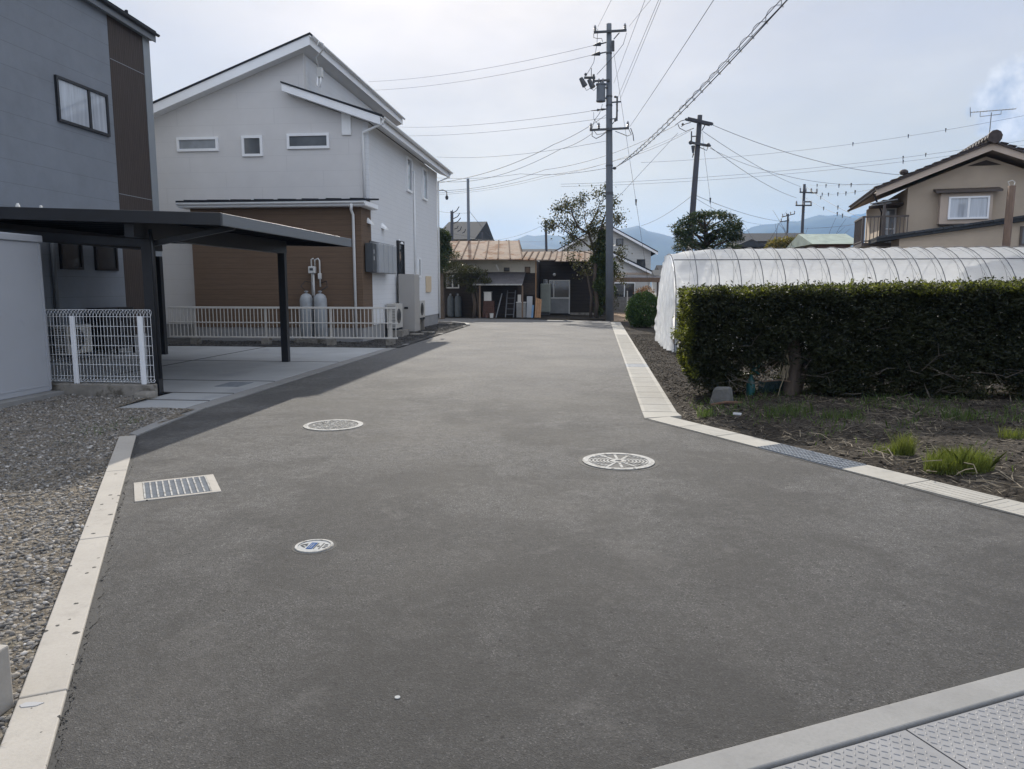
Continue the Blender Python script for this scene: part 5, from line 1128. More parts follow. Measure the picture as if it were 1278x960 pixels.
# ================================================================ HEDGE AND PLANTS
def wob(a, b, s=1.): return .5 * np.sin(a * 3.1 * s + 2 * np.sin(b * 2.3 * s)) + .3 * np.sin(a * 7.7 * s - b * 5.1 * s) + .2 * np.sin(b * 13.1 * s + a * 11.3 * s)
hd = thing('hedge', 'long clipped dark evergreen hedge with lit top in front of the greenhouse', 'hedge', (4.5, 11, 0))
def hedge_pts(n):
    X = rng.uniform(1.2, 9.6, n); Yy = rng.uniform(10.2, 11.75, n); Z = rng.uniform(.05, 1.78, n)
    top = 1.53 + .022 * (X - 1.4) + .035 * wob(X, Yy, 1.7) + .03 * wob(X * 2.7, Yy * 3, 2.1) + rng.exponential(.018, n)
    yf = 10.42 + .07 * wob(X, Z * 2) + .02 * (X - 1.4) + .10 * np.clip(.7 - Z, 0, 1); yb = 11.6 + .06 * wob(X + 3, Z)
    xl = 1.36 + .06 * wob(Yy, Z * 2.5) + .35 * np.clip(.62 - Z, 0, .6) - .07 * np.exp(-((Z - .85) / .12) ** 2)
    ok = (Z < top) & (Yy > yf) & (Yy < yb) & (X > xl)
    dpt = np.minimum(np.minimum(Yy - yf, yb - Yy), np.minimum(top - Z, X - xl))
    pr = np.exp(-dpt / .13) * .9 + .12
    gap = wob(X * 1.3, Z * 2.1 + 1.7, 1.1) + .45 * wob(X * 3, Z * 4, 1.5); dent = wob(X * 1.7 + 4, Z * 2.6, 1.6); ok &= (Yy > yf + .10 * np.clip(dent - .15, 0, 1)) & (Z < top - .05 * np.clip(wob(X * 2.3, Yy * 2, 1.3), 0, 1))
    thr = np.clip((.55 - Z) * 1.3, -.6, .8) - .70 + .25 * np.exp(-((X - 2.3) / .55) ** 2) * (Z < .9) + .15 * (X > 4.9) * (Z < .5)
    pr *= np.where(gap * .8 < thr, .10, 1.)
    pr *= np.clip((Z - .0) / .15, .25, 1)
    hollow = ((X - 2.5) / .46) ** 2 + ((Z - .18) / .42) ** 2 + .35 * wob(X * 2, Z * 3); pr *= np.where(hollow < 1, np.where(Yy < 10.95, .03, .8), 1.)
    pr *= np.where((abs(X - 2.88) < .17) & (Yy < 10.8) & (Z < .85 + .1 * wob(X * 5, Z)), .12, 1.)
    k = ok & (rng.uniform(0, 1, n) < pr)
    return np.stack([X, Yy, Z], 1)[k]
P_ = hedge_pts(1650000)
leaves('foliage', P_, .054, 'hedge_leaf', hd, aspect=.38, flat=.35, kind='stuff')
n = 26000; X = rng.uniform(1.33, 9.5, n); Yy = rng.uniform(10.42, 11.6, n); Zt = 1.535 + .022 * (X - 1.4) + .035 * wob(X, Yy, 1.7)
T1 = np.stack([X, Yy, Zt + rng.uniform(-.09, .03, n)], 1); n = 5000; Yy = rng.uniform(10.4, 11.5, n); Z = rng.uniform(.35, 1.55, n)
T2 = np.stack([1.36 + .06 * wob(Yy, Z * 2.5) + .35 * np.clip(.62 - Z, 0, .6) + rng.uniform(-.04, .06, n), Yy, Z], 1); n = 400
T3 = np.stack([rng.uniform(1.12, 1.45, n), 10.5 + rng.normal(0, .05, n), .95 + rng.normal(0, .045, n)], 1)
foliage('sun_tint_leaf', (.05, .062, .012), (.13, .145, .03), .5)  # paler leaf colour imitates sun on the hedge top and left side
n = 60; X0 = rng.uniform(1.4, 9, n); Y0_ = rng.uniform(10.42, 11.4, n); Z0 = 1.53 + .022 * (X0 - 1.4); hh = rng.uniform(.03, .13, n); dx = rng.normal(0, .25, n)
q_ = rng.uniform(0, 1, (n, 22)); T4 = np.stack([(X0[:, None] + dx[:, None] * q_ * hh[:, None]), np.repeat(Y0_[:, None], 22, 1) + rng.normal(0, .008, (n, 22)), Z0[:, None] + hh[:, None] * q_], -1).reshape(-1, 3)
leaves('sun_tint_tips', np.concatenate([T1, T2, T3, T4]), .045, 'sun_tint_leaf', hd, aspect=.3, flat=.1, kind='stuff')
def branchy(m, p, d, ln, r, lv, spread=.5, tips=None, nseg=4, grav=0.):
    pts = [Vector(p)]; d = Vector(d).normalized()
    for i in range(nseg):
        d = (d + Vector((random.uniform(-1, 1), random.uniform(-1, 1), random.uniform(-1, 1) - grav)) * .16).normalized(); pts.append(pts[-1] + d * ln / nseg)
    m.tube(pts, [r * (1 - .55 * i / nseg) for i in range(nseg + 1)], 7 if r > .03 else 5, False)
    if lv == 0:
        if tips is not None: tips.extend(pts[1:])
        return
    for k in range(random.randint(2, 4)):
        i = random.randint(max(1, nseg // 2), nseg); nd = (d + Vector((random.uniform(-1, 1), random.uniform(-1, 1), random.uniform(-.7, .9))) * spread * 1.6).normalized()
        branchy(m, pts[i], nd, ln * random.uniform(.5, .78), r * .48, lv - 1, spread, tips, nseg, grav)
m = MB(); m.tube([(2.87, 10.86, -.1), (2.86, 10.85, .12), (2.9, 10.87, .5), (2.86, 10.9, .95), (2.9, 11, 1.35)], [.17, .115, .10, .08, .04], 10)
m.tube([(2.93, 10.93, -.05), (3.02, 10.9, .3), (3.14, 10.95, .7)], [.08, .05, .03], 8)
m.build('trunk', 'bark', hd, smooth=True)
for (x, y) in ((4.15, 11.05), (5.1, 11.1), (6.2, 11.1), (7.3, 11.1)): MB().tube([(x, y, -.1), (x + .03, y, .5), (x - .05, y, 1.3)], [.045, .035, .02], 7).build('trunk', 'bark', hd, smooth=True)
m = MB()
for k in range(70):
    x = random.uniform(1.6, 8.6); branchy(m, (x, random.uniform(10.5, 10.75), random.uniform(.12, .5)), (random.uniform(-1, 1), random.uniform(-.5, .1), random.uniform(-.25, .35)), random.uniform(.2, .42), .006, 1, .5)
for k in range(90):
    x = random.uniform(1.7, 8.2); z = random.uniform(.25, 1.2); branchy(m, (x, random.uniform(10.8, 11.3), z), (random.uniform(-1, 1), random.uniform(-.5, .5), random.uniform(-.15, .3)), random.uniform(.25, .45), .008, 1, .5)
m.build('twigs', 'twig', hd, kind='stuff')
# beneath the hedge
st = MB(); so = G(897, 507); k0 = []
st.add([(1.60, 10.15, .0), (1.88, 10.05, .0), (1.97, 10.28, .02), (1.68, 10.36, .0), (1.66, 10.13, .24), (1.86, 10.09, .27), (1.93, 10.24, .25), (1.72, 10.3, .25)], [(3, 2, 1, 0), (4, 5, 6, 7), (0, 1, 5, 4), (1, 2, 6, 5), (2, 3, 7, 6), (3, 0, 4, 7)])
tag(st.build('broken_block', 'stone_grey', bevel=.03), 'broken grey concrete block with rusty side lying at the left foot of the hedge', 'stone')
m = MB().tube([(1.62, 10.02, .03), (1.80, 9.98, .075), (2.02, 10.05, .06)], .02, 6); tag(m.build('rusty_bar', 'rust'), 'bent rusty strap lying against the broken block', 'scrap')
t = thing('teal_bottle', 'teal plastic bottle standing upside down under the left end of the hedge', 'bottle', (2.3, 10.85, 0))
MB().lathe((2.3, 10.85, .02), [(.055, 0), (.062, .02), (.062, .2), (.05, .25), (.022, .29), (.022, .33)], 14).build('body', 'teal_plastic', t, smooth=True)
m = MB()
for k in range(16): a = k * .9; m.ball((2.37 + .04 * math.cos(a), 10.9 + .03 * math.sin(a), .36 + k * .016), .02, .02, .016, 6, 4)
tag(m.build('blue_netting', 'teal_plastic'), 'scrap of bluish green netting hanging above the teal bottle', 'netting')
m = MB()
for k in range(24):
    x = random.uniform(2.45, 2.8); m.tube([(x, 10.98, .26 + random.uniform(-.03, .03)), (x + random.uniform(-.1, .1), 10.95, .15), (x + random.uniform(-.15, .15), 10.98, .03)], .005, 4)
m.box(2.44, 2.82, 11.0, 11.02, .02, .24); tag(m.build('teal_sheet', 'teal_dark'), 'dark teal mesh sheet behind the trunk under the hedge', 'sheet')
m = MB().tube([(2.42, 10.7, .27), (2.7, 10.75, .29), (2.98, 10.8, .23)], .012, 6).tube([(2.38, 10.72, .3), (2.58, 10.72, .5), (2.74, 10.7, .66)], .007, 5); tag(m.build('support_stick', 'old_wood'), 'thin sticks tied between the teal bottle and the hedge trunk', 'stick')
m = MB()
for k in range(16): x = 2.72 + random.uniform(-.07, .07); m.tube([(x * .3 + 2.72 * .7, 10.68, .72), (x, 10.66, .5), (x + random.uniform(-.04, .04), 10.68, .34 + random.uniform(-.06, .04))], .006, 4)
m.tube([(2.72, 10.66, .36), (2.66, 10.64, .2), (2.63, 10.66, .03)], .008, 4); tag(m.build('straw_rope', 'rope_straw'), 'frayed straw rope bundle hanging inside the hedge near its trunk', 'rope')
tag(MB().prism([(2.62, 9.0, dirt_z(2.6, 9.).item() + .02 if False else .09), (2.72, 8.96, .09), (2.74, 9.02, .1), (2.64, 9.06, .1)], (0, 0, .012)).build('paper_scrap', 'paper_white') if False else MB().prism([(1.70, 8.93, .085), (1.79, 8.90, .085), (1.81, 8.97, .095), (1.72, 9.0, .095)], (0, 0, .01)).build('paper_scrap', 'paper_white'), 'small white scrap of paper on the dirt below the hedge', 'paper')
def zpts(X, Y, dz=0.): return np.stack([X, Y, dirt_z(X, Y) + dz], 1)
# dry straw litter and thin weeds over the dirt
n = 11000; X = rng.uniform(1.2, 7.5, n); Yy = rng.uniform(5.2, 10.6, n); k = dirt_ok(X - .1, Yy - .05) & (wob(X, Yy, .8) + rng.normal(0, .4, n) > -.1); X = X[k]; Yy = Yy[k]
Pp = zpts(X, Yy, .012); o = leaves('dry_straw', Pp, .12, 'deadgrass', None, aspect=.05, flat=.80, kind='stuff'); tag(o, 'dry straw and dead grass strewn over the dirt beside the slanting drain', 'dry grass')
m = MB()
for k in range(60):
    t_ = random.random(); b = p0 + dd * (1.6 + 4.5 * random.random()) + wn * random.uniform(.33, .75); ln = random.uniform(.08, .25); z = .04 + random.uniform(0, .04); a = random.uniform(0, 2 * PI)
    m.tube([(b.x, b.y, z), (b.x + ln * .5 * math.cos(a), b.y + ln * .5 * math.sin(a), z + random.uniform(0, .06)), (b.x + ln * math.cos(a + .4), b.y + ln * math.sin(a + .4), z + random.uniform(-.01, .08))], .004, 4)
tag(m.build('dry_twigs', 'deadgrass', kind='stuff'), 'broken dry stems along the slanting drain', 'twigs')
n = 12000; X = rng.uniform(1.3, 9, n); Yy = rng.uniform(5.6, 11.2, n); k = dirt_ok(X - .25, Yy - .1) & (wob(X + 5, Yy, .9) + .5 * wob(X, Yy + 2, 2.5) > .45 - .5 * (Yy > 8.6)); k &= rng.uniform(0, 1, n) < np.where(Yy < 8.0, .3, 1.); X = X[k]; Yy = Yy[k]
o = blades('weeds', zpts(X, Yy), .10, .009, 'weed_blade', .5, kind='stuff'); tag(o, 'thin low green weeds in the shade along the hedge foot', 'weeds')
def tuft(px, py, rad, h, n, label, m_='grass_blade'):
    c = G(px, py); a = rng.uniform(0, 2 * PI, n); r = rad * rng.uniform(0, 1, n) ** .6; X = c.x + r * np.cos(a); Yy = c.y + r * np.sin(a) * .6
    o = blades('grass_tuft', zpts(X, Yy), h, .0042, m_, .30); tag(o, label, 'grass')
tuft(1196, 588, .28, .20, 1700, 'largest bright green grass tuft near the slanting drain')
tuft(1128, 570, .10, .23, 330, 'narrow upright green grass tuft left of the largest tuft')
tuft(1108, 566, .14, .10, 220, 'low yellowish green grass tuft farthest left on the dry dirt')
tuft(1262, 556, .13, .13, 200, 'green grass tuft at the right edge beside the dry straw')
tuft(1195, 533, .2, .16, 140, 'dim green grass tuft in the hedge shade right of the middle', 'weed_blade')
tuft(985, 524, .3, .16, 260, 'dim green weed patch directly below the hedge trunk', 'weed_blade')
tuft(1050, 530, .25, .14, 180, 'dim green weed patch right of the hedge trunk', 'weed_blade')
tuft(880, 521, .1, .14, 90, 'small green sprig below the broken block', 'weed_blade')
c = (-4.98, 7.75); a = rng.uniform(0, 6.28, 260); X = c[0] - .25 + .2 * rng.normal(size=260); Yy = c[1] + .35 * rng.normal(size=260); k = left_of_kerb(X, Yy, .34) & (X < -5.3)
o = blades('weeds', np.stack([X[k], Yy[k], gravel_z(X[k], Yy[k])], 1), .09, .005, 'weed_blade', .6, kind='stuff'); tag(o, 'sparse weeds growing from the gravel at the left kerb bend', 'weeds')
# round bush
t = thing('round_bush', 'rounded dark green bush beside the greenhouse and utility pole', 'bush', (2.15, 30.4, 0))
P_ = np.concatenate([blob(9000, (2.15, 30.4, .68), (.74, .74, .72), .75), blob(2500, (2.15, 30.4, .4), (.78, .76, .45), .7)]); P_ = P_[P_[:, 2] > .03]; P_ += (.05 * wob(P_[:, 0] * 4, P_[:, 2] * 4))[:, None]
leaves('foliage', P_, .075, 'bush_leaf', t, aspect=.6, kind='stuff'); m = MB()
for k in range(6): branchy(m, (2.15, 30.4, 0), (random.uniform(-.6, .6), random.uniform(-.6, .6), 1), .6, .03, 1)
m.build('stems', 'bark', t)
# conifer with layered pads
t = thing('conifer', 'dark layered conifer standing behind the left end of the greenhouse', 'tree', (5.3, 36, 0)); m = MB()
m.tube([(5.3, 36, -.1), (5.35, 36, 1.5), (5.2, 36, 3.2), (5.35, 36, 4.3)], [.17, .14, .10, .05], 8)
pads = [(850, 283, .55), (858, 276, .55), (868, 270, .5), (880, 268, .5), (893, 268, .55), (906, 270, .5), (914, 278, .5), (918, 287, .45), (853, 294, .5), (866, 288, .55), (880, 284, .5), (898, 284, .6), (911, 297, .5), (862, 304, .6), (850, 309, .5), (895, 303, .6), (879, 309, .5), (912, 309, .5), (872, 278, .45), (903, 291, .45), (886, 296, .35), (849, 290, .4), (851, 300, .45), (917, 283, .35), (917, 296, .4)]
Ps = []
for (px, py, r) in pads:
    Yp = 36 + random.uniform(-1.1, 1.1); c = at(px, py, Yp); Ps.append(blob(330, c, (r * .95, r * .95, r * .36), .2)); m.tube([(5.28, 36, c.z - .6), (c.x * .5 + 2.6, 36 + (Yp - 36) * .5, c.z - .3), (c.x, Yp, c.z - .1)], [.06, .04, .02], 6)
for k in range(14): c = (random.uniform(3.9, 6.8), 36 + random.uniform(-1.2, 1.2), random.uniform(1.2, 3.2)); Ps.append(blob(450, c, (.6, .6, .35), .2))
m.build('trunk', 'bark', t, smooth=True); leaves('crown', np.concatenate(Ps), .17, 'conifer_leaf', t, aspect=.26, flat=.2, kind='stuff')
# ivy-clad sparse tree
t = thing('ivy_tree', 'sparse leaved tree with ivy covered trunk beside the tall utility pole', 'tree', (.32, 39.4, 0)); m = MB(); tips = []
Y0 = 39.4
def pt(px, py, dy=0): v = at(px, py, Y0 + dy); return (v.x, v.y, v.z)
for path, r in (([(744, 396), (745, 375), (742, 350), (744, 325), (740, 308), (735, 292), (722, 284), (715, 270), (712, 258)], .12), ([(737, 396), (738, 370), (733, 345), (724, 331)], .085), ([(742, 340), (746, 318), (745, 303), (750, 290), (752, 276), (757, 266)], .10), ([(740, 312), (726, 300), (710, 292), (697, 282), (690, 276)], .05), ([(735, 292), (738, 278), (745, 265), (749, 252), (760, 246)], .05), ([(749, 300), (765, 285), (772, 272)], .045), ([(722, 285), (708, 275), (702, 262)], .035), ([(743, 318), (728, 314), (712, 310)], .03), ([(752, 310), (770, 316), (778, 326)], .04), ([(735, 292), (730, 275), (728, 260)], .03), ([(745, 330), (762, 338), (772, 345)], .03)):
    dy = random.uniform(-.5, .5); pts = [pt(px, py, dy * i / len(path)) for i, (px, py) in enumerate(path)]
    m.tube(pts, [r * (1 - .7 * i / (len(pts) - 1)) for i in range(len(pts))], 7)
    for p_ in pts[2:]:
        for _ in range(3):
            if r < .11 or p_[2] > 3.2: branchy(m, p_, (random.uniform(-1, 1), random.uniform(-1, 1), random.uniform(-.4, .9)), random.uniform(.28, .62), .012, 1, .5, tips, 3)
m.build('trunk', 'bark', t, smooth=True)
T = np.array([tuple(x) for x in tips]); T = T[rng.uniform(size=len(T)) < .85]; P_ = np.repeat(T, 11, 0) + rng.normal(0, .15, (len(T) * 11, 3))
leaves('crown', P_, .125, 'sparse_leaf', t, aspect=.5, droop=.35, kind='stuff')
Ps = []
for (px, py, r, n) in ((746, 388, .22, 350), (748, 372, .3, 600), (749, 355, .36, 900), (749, 338, .36, 900), (750, 322, .36, 900), (749, 306, .33, 800), (752, 294, .28, 450), (757, 345, .35, 450), (760, 360, .3, 350), (741, 322, .22, 300), (762, 332, .3, 300)):
    Ps.append(blob(int(n * 1.5), pt(px + 1, py, random.uniform(-.2, .2)), (r * 1.15, r * 1.1, r * 1.15), .3))
leaves('ivy', np.concatenate(Ps), .10, 'ivy_leaf', t, aspect=.7, droop=.4, kind='stuff')
# pale shrub right of it
def shrub(name, label, c, r, n, m_, sz, stem=True):
    t = thing(name, label, 'shrub', (c[0], c[1], 0)); leaves('foliage', np.concatenate([blob(n // 3, (c[0] + random.uniform(-.35, .35) * r[0], c[1] + random.uniform(-.3, .3) * r[1], c[2] + random.uniform(-.2, .3) * r[2]), (r[0] * .75, r[1] * .75, r[2] * .75), .3) for _ in range(3)]), sz, m_, t, aspect=.5, kind='stuff')
    m = MB()
    for k in range(5): branchy(m, (c[0], c[1], -.05), (random.uniform(-.6, .6), random.uniform(-.6, .6), 1), max(.3, c[2]), .03, 1)
    m.build('stems', 'bark', t); return t
v = at(758, 372, 40.5); shrub('shrub', 'loose grey green shrub between ivy tree and utility pole', (v.x, v.y, .9), (.65, .6, .9), 1500, 'sparse_leaf', .10)
v = at(805, 358, 46.); shrub('shrub', 'reddish brown shrub before the block wall and white sided house', (v.x, v.y, 1.15), (.65, .6, .8), 1600, 'red_shrub', .10)
v = at(975, 300, 52.); shrub('shrub', 'wide yellow green shrub seen over the greenhouse before a dark roof', (v.x, v.y, 4.3), (1.9, 1.2, .75), 4200, 'autumn_leaf', .16)
v = at(1010, 302, 50.); shrub('shrub', 'low green shrub seen over the greenhouse beside the small shed', (v.x, v.y, 4.2), (1.1, .8, .5), 1800, 'bush_leaf', .14)
# garden pine before the old house
t = thing('garden_pine', 'broad leaning garden pine in front of the old wooden house', 'tree', (-5.8, 38.4, 0)); m = MB(); Y0 = 38.4
m.tube([pt(592, 397), pt(593, 380), pt(590, 365), pt(580, 352), pt(570, 342)], [.11, .10, .085, .06, .03], 8); m.tube([pt(598, 397), pt(597, 375), pt(594, 358), pt(600, 345)], [.08, .07, .05, .025], 7); m.tube([pt(590, 366), pt(604, 352), pt(606, 340)], [.05, .035, .02], 6)
m.build('trunk', 'bark', t, smooth=True); Ps = []
for (px, py, r) in ((553, 335, .5), (562, 328, .45), (570, 333, .5), (580, 336, .5), (590, 338, .5), (600, 341, .4), (558, 346, .45), (570, 350, .5), (583, 352, .5), (595, 352, .4), (606, 350, .3), (566, 318, .35), (575, 342, .45), (552, 356, .3), (588, 362, .25)):
    Ps.append(blob(330, pt(px, py, random.uniform(-.9, .5)), (r * 1.1, r, r * .5), .2))
leaves('crown', np.concatenate(Ps), .14, 'sparse_leaf', t, aspect=.22, kind='stuff')
t = thing('dark_tree', 'dark leafy tree peeking out behind the white house corner', 'tree', (-8.6, 44, 0)); Y0 = 36.5
v = pt(551, 310); t.location = (v[0], v[1], 0)
MB().tube([(v[0], v[1], -.1), (v[0], v[1], 3.2)], [.14, .05], 7).build('trunk', 'bark', t); leaves('crown', np.concatenate([blob(900, pt(px, py, random.uniform(-.5, .5)), (r, r, r * .9), .3) for px, py, r in ((549, 318, .5), (552, 304, .4), (549, 293, .35), (556, 296, .25), (548, 330, .5), (556, 312, .3))]), .15, 'conifer_leaf', t, aspect=.3, kind='stuff')

# ================================================================ POLES AND WIRES
YP = 35.86
def P(px, py, Y=YP): return at(px, py, Y)
pole = thing('utility_pole', 'tall grey concrete utility pole carrying a transformer at the end of the road', 'utility pole', (.9, YP, 0))
top = P(760, 30); 
def pc_(z): f_ = z / top.z; return Vector((.9 + (top.x - .9) * f_, YP, z))
MB().tube([pc_(-.3), pc_(4), pc_(9), pc_(top.z)], [.198, .175, .147, .118], 20).build('shaft', 'pole_concrete', pole, smooth=True)
m = MB()
for z in (5.9, 5.97, 7.2, 8.85, 9.9, 10.3, 12.2): m.tube([pc_(z - .035), pc_(z + .035)], .205 - z * .0062 + .01, 16)
m.build('bands', 'pole_hardware', pole)
def insul(m, p, s=1.): m.lathe(p, [(.03 * s, 0), (.07 * s, .03 * s), (.035 * s, .06 * s), (.075 * s, .10 * s), (.035 * s, .13 * s), (.065 * s, .17 * s), (.03 * s, .26 * s)], 10)
def arm(p, q, ins, name='crossarm', w=.09):
    a = MB().beam(p, q, w, w).build(name, 'pole_hardware', pole)
    if ins:
        m = MB()
        for f_ in ins: insul(m, Vector(p).lerp(Vector(q), f_) + Vector((0, 0, w / 2)))
        m.build('insulator', 'insulator', a)
    return a
a1 = arm(P(741, 40.5, YP - .18), P(782, 38, YP - .18), (.04, .95)); arm(P(766, 49, YP - .2), P(773, 41, YP - .2), (), 'brace', .04)
arm(P(736, 162.5, YP - .2), P(785, 160, YP - .2), (.03, .23, .97)); arm(P(740, 101.5, YP - .18), P(761, 100, YP - .18), (), 'switch_arm', .08)
m = MB()
for (px, py) in ((727, 101), (737, 103)):
    c = P(px, py + 1, YP - .3); m.tube([c + Vector((-.08, 0, .16)), c + Vector((.12, 0, -.2))], [.09, .13], 8)
m.tube([P(729, 97, YP - .2), P(743, 97, YP - .2)], .06, 8).tube([P(741, 104, YP - .2), P(741, 93, YP - .2)], .05, 8).tube([P(738, 97, YP - .2), P(738, 85, YP - .2)], .018, 6).ball(P(731, 93, YP - .2), .07, .07, .07); m.build('cutout_switch', 'pole_hardware', pole)
tz0, tz1 = P(750, 128).z, P(750, 105).z; tc = P(750, 117, YP - .15)
tr = MB().lathe((tc.x, tc.y, tz0), [(.16, -.01), (.21, .0), (.215, .06), (.205, .08), (.205, tz1 - tz0 - .1), (.24, tz1 - tz0 - .09), (.24, tz1 - tz0 - .03), (.12, tz1 - tz0 + .02)], 20).build('transformer', 'transformer_grey', pole, smooth=False)
m = MB()
for (dx, dy) in ((-.1, -.1), (.08, -.1), (-.02, .12)): insul(m, (tc.x + dx, tc.y + dy, tz1), .7)
m.build('bushing', 'insulator', tr)
m = MB()
for z in (tz0 + .15, tz1 - .2): m.beam((tc.x + .18, tc.y, z), (.66, YP - .05, z), .08, .06)
m.build('bracket', 'pole_hardware', tr)
m = MB()
for (xa_, ya_, xb_, yb_) in ((740, 57, 757, 53), (738, 69, 757, 65)):
    p_, q_ = P(xa_, ya_, YP), P(xb_, yb_, YP); MB().tube([q_, q_.lerp(p_, .4), q_.lerp(p_, .45), q_.lerp(p_, .7), q_.lerp(p_, 1)], [.03, .035, .10, .07, .02], 8).build('strain_insulator', 'pole_hardware', pole)
p_, q_ = P(737, 138.5, YP), P(758, 136, YP); m.tube([q_, q_.lerp(p_, .35), q_.lerp(p_, .37), q_.lerp(p_, .6), q_.lerp(p_, .62), p_], [.02, .06, .02, .06, .025, .015], 8)
m.build('strain_insulator', 'pole_hardware', pole)
m = MB()
def swoop(m, pts, r=.014, Y=YP - .2): MB().tube([P(px, py, Y) for px, py in pts], r, 5).build('jumper_cable', 'wire', pole, smooth=True)
MB().tube([P(765, 51, YP - .22), P(765, 64, YP - .22)], .07, 8).build('surge_arrester', 'pole_hardware', pole); m.box(P(770, 128).x - .04, P(770, 128).x + .04, YP - .25, YP - .15, P(770, 152).z, P(770, 122).z); m.beam(P(763, 128, YP - .2), P(775, 127, YP - .2), .06, .06); m.ball(P(768, 121, YP - .2), .07, .07, .05)
m.ball(P(768, 150, YP - .2), .06, .06, .08); m.beam(P(761, 149, YP - .2), P(769, 148, YP - .2), .05, .04); m.build('bracket_gear', 'pole_hardware', pole)
MB().ball(P(767, 210, YP - .15), .09, .09, .07).build('cable_clamp', 'pole_hardware', pole)
m = MB()
swoop(m, [(741, 42), (741, 47), (745, 48), (751, 48), (752, 52)]); swoop(m, [(746, 36), (745, 55), (741, 78), (733, 92)], .012); swoop(m, [(782, 41), (778, 55), (768, 68), (745, 93)], .012); swoop(m, [(729, 108), (732, 113), (737, 110), (741, 113), (747, 107)])
swoop(m, [(739, 162), (739, 170), (744, 173), (750, 170), (757, 165)], .018); swoop(m, [(741, 163), (745, 168), (752, 167), (758, 163)]); swoop(m, [(784, 160), (788, 168), (783, 170), (776, 167), (768, 164)], .016); swoop(m, [(787, 160), (790, 168), (791, 176)], .02)
swoop(m, [(769, 130), (771, 138), (768, 150), (764, 155)], .02); swoop(m, [(752, 130), (748, 142), (742, 150), (739, 160)], .012); swoop(m, [(741, 140), (741, 148), (747, 156)], .01)
# second pole, leaning
Y2 = 40.
p2 = thing('utility_pole', 'dark leaning utility pole with two crossarms rising behind the conifer', 'utility pole', (at(858, 380, Y2).x, Y2, 0))
ptop = at(873.5, 144, Y2); pb2 = at(864, 270, Y2); dv = (ptop - pb2); pbase = pb2 - dv * ((pb2.z + .2) / dv.z)
MB().tube([pbase, ptop], [.185, .125], 14).build('shaft', 'pole_dark', p2, smooth=True)
m = MB().beam(at(858, 148, Y2 - .2), at(889, 155, Y2 - .2), .12, .14).beam(at(856, 149, Y2 + .15), at(886, 156, Y2 + .15), .1, .12); m.build('crossarm', 'pole_dark', p2)
m = MB().beam(at(862, 178, Y2 - .15), at(884, 182, Y2 - .15), .11, .11).beam(at(863, 164, Y2 - .15), at(863, 178, Y2 - .15), .06, .06).beam(at(863, 170.5, Y2 - .15), at(870, 170, Y2 - .15), .05, .05)
m.build('switch_arm', 'pole_hardware', p2); MB().tube([at(865, 182, Y2 - .2), at(865, 191, Y2 - .2)], [.1, .05], 8).build('cable_end', 'pole_hardware', p2); MB().beam(at(876, 163, Y2), at(881, 154, Y2), .05, .05).build('brace', 'pole_hardware', p2)
for (px, py, r) in ((862, 178, .11), (884, 181, .1), (856, 149, .06), (852, 155, .06), (889, 155, .06), (886, 182, .06)): MB().ball(at(px, py, Y2 - .2), r, r, r).build('insulator', 'pole_hardware', p2)
m = MB()
for pts in ([(858, 149), (850, 151), (843, 156)], [(862, 153), (855, 155), (850, 158)], [(846, 155), (848, 160), (856, 164), (866, 160)], [(884, 182), (882, 188), (878, 186), (873, 184)], [(866, 192), (864, 197), (866, 188)]): MB().tube([at(px, py, Y2 - .1) for px, py in pts], .02, 5).build('jumper_cable', 'wire', p2)
# distant poles
def far_pole(label, px0, py0, px1, py1, Y, r, arms, mat_='pole_dark', name='utility_pole', gear=True):
    a = at(px0, py0, Y); b = at(px1, py1, Y); d = a - b; base = b - d * ((b.z + .2) / d.z)
    t = thing(name, label, 'utility pole', (base.x, Y, 0)); MB().tube([base, a], [r * 1.3, r], 12).build('shaft', mat_, t, smooth=True)
    for (xa_, ya_, xb_, yb_, ni) in arms:
        p_, q_ = at(xa_, ya_, Y - .2), at(xb_, yb_, Y - .2); c = MB().beam(p_, q_, .11, .11).build('crossarm', mat_, t); m = MB()
        for k in range(ni): insul(m, p_.lerp(q_, (k + .1) / max(1, ni - .8)) + Vector((0, 0, .05)), 1.3)
        if ni: m.build('insulator', 'insulator', c)
    return t
far_pole('distant utility pole with three short crossarms over the dark roof', 1004, 230, 1001, 292, 70, .12, ((998, 240, 1020, 241, 4), (993, 256.5, 1013, 256.5, 3), (1003, 252, 1012, 252, 0)))
far_pole('farthest small utility pole left of the distant one over the dark roof', 983.5, 267, 982.5, 292, 100, .12, ((976, 271, 992, 267, 4), (974, 277, 985, 275, 2)))
far_pole('plain dark pole without arms behind the rusty tin roof', 584, 223, 585, 303, 47, .085, (), 'pole_concrete')
t = far_pole('dark wooden pole with slanting wire prongs beside the white house corner', 564, 264, 564, 303, 50, .10, (), 'pole_dark', 'pronged_pole')
m = MB()
for (px, py, qx, qy) in ((565, 266, 573, 258), (566, 273, 574, 266), (566, 279, 575, 272), (567, 286, 572, 282), (571, 289, 576, 283), (577, 291, 581, 286), (562, 264, 565, 262)): m.tube([at(px, py, 50), at((px + qx) / 2 + 1, (py + qy) / 2 + 1, 50), at(qx, qy, 50)], .03, 5)
m.build('prongs', 'pole_dark', t)
far_pole('thin short pole above the ridge of the rusty roof', 602, 290, 602, 305, 60, .06, (), 'pole_dark'); far_pole('short wooden pole left of the ivy tree crown', 681, 275, 682, 318, 44, .07, (), 'pole_dark'); far_pole('thin slanted pole right of the small dark gable above the greenhouse', 925, 280, 924, 300, 60, .05, (), 'pole_dark')

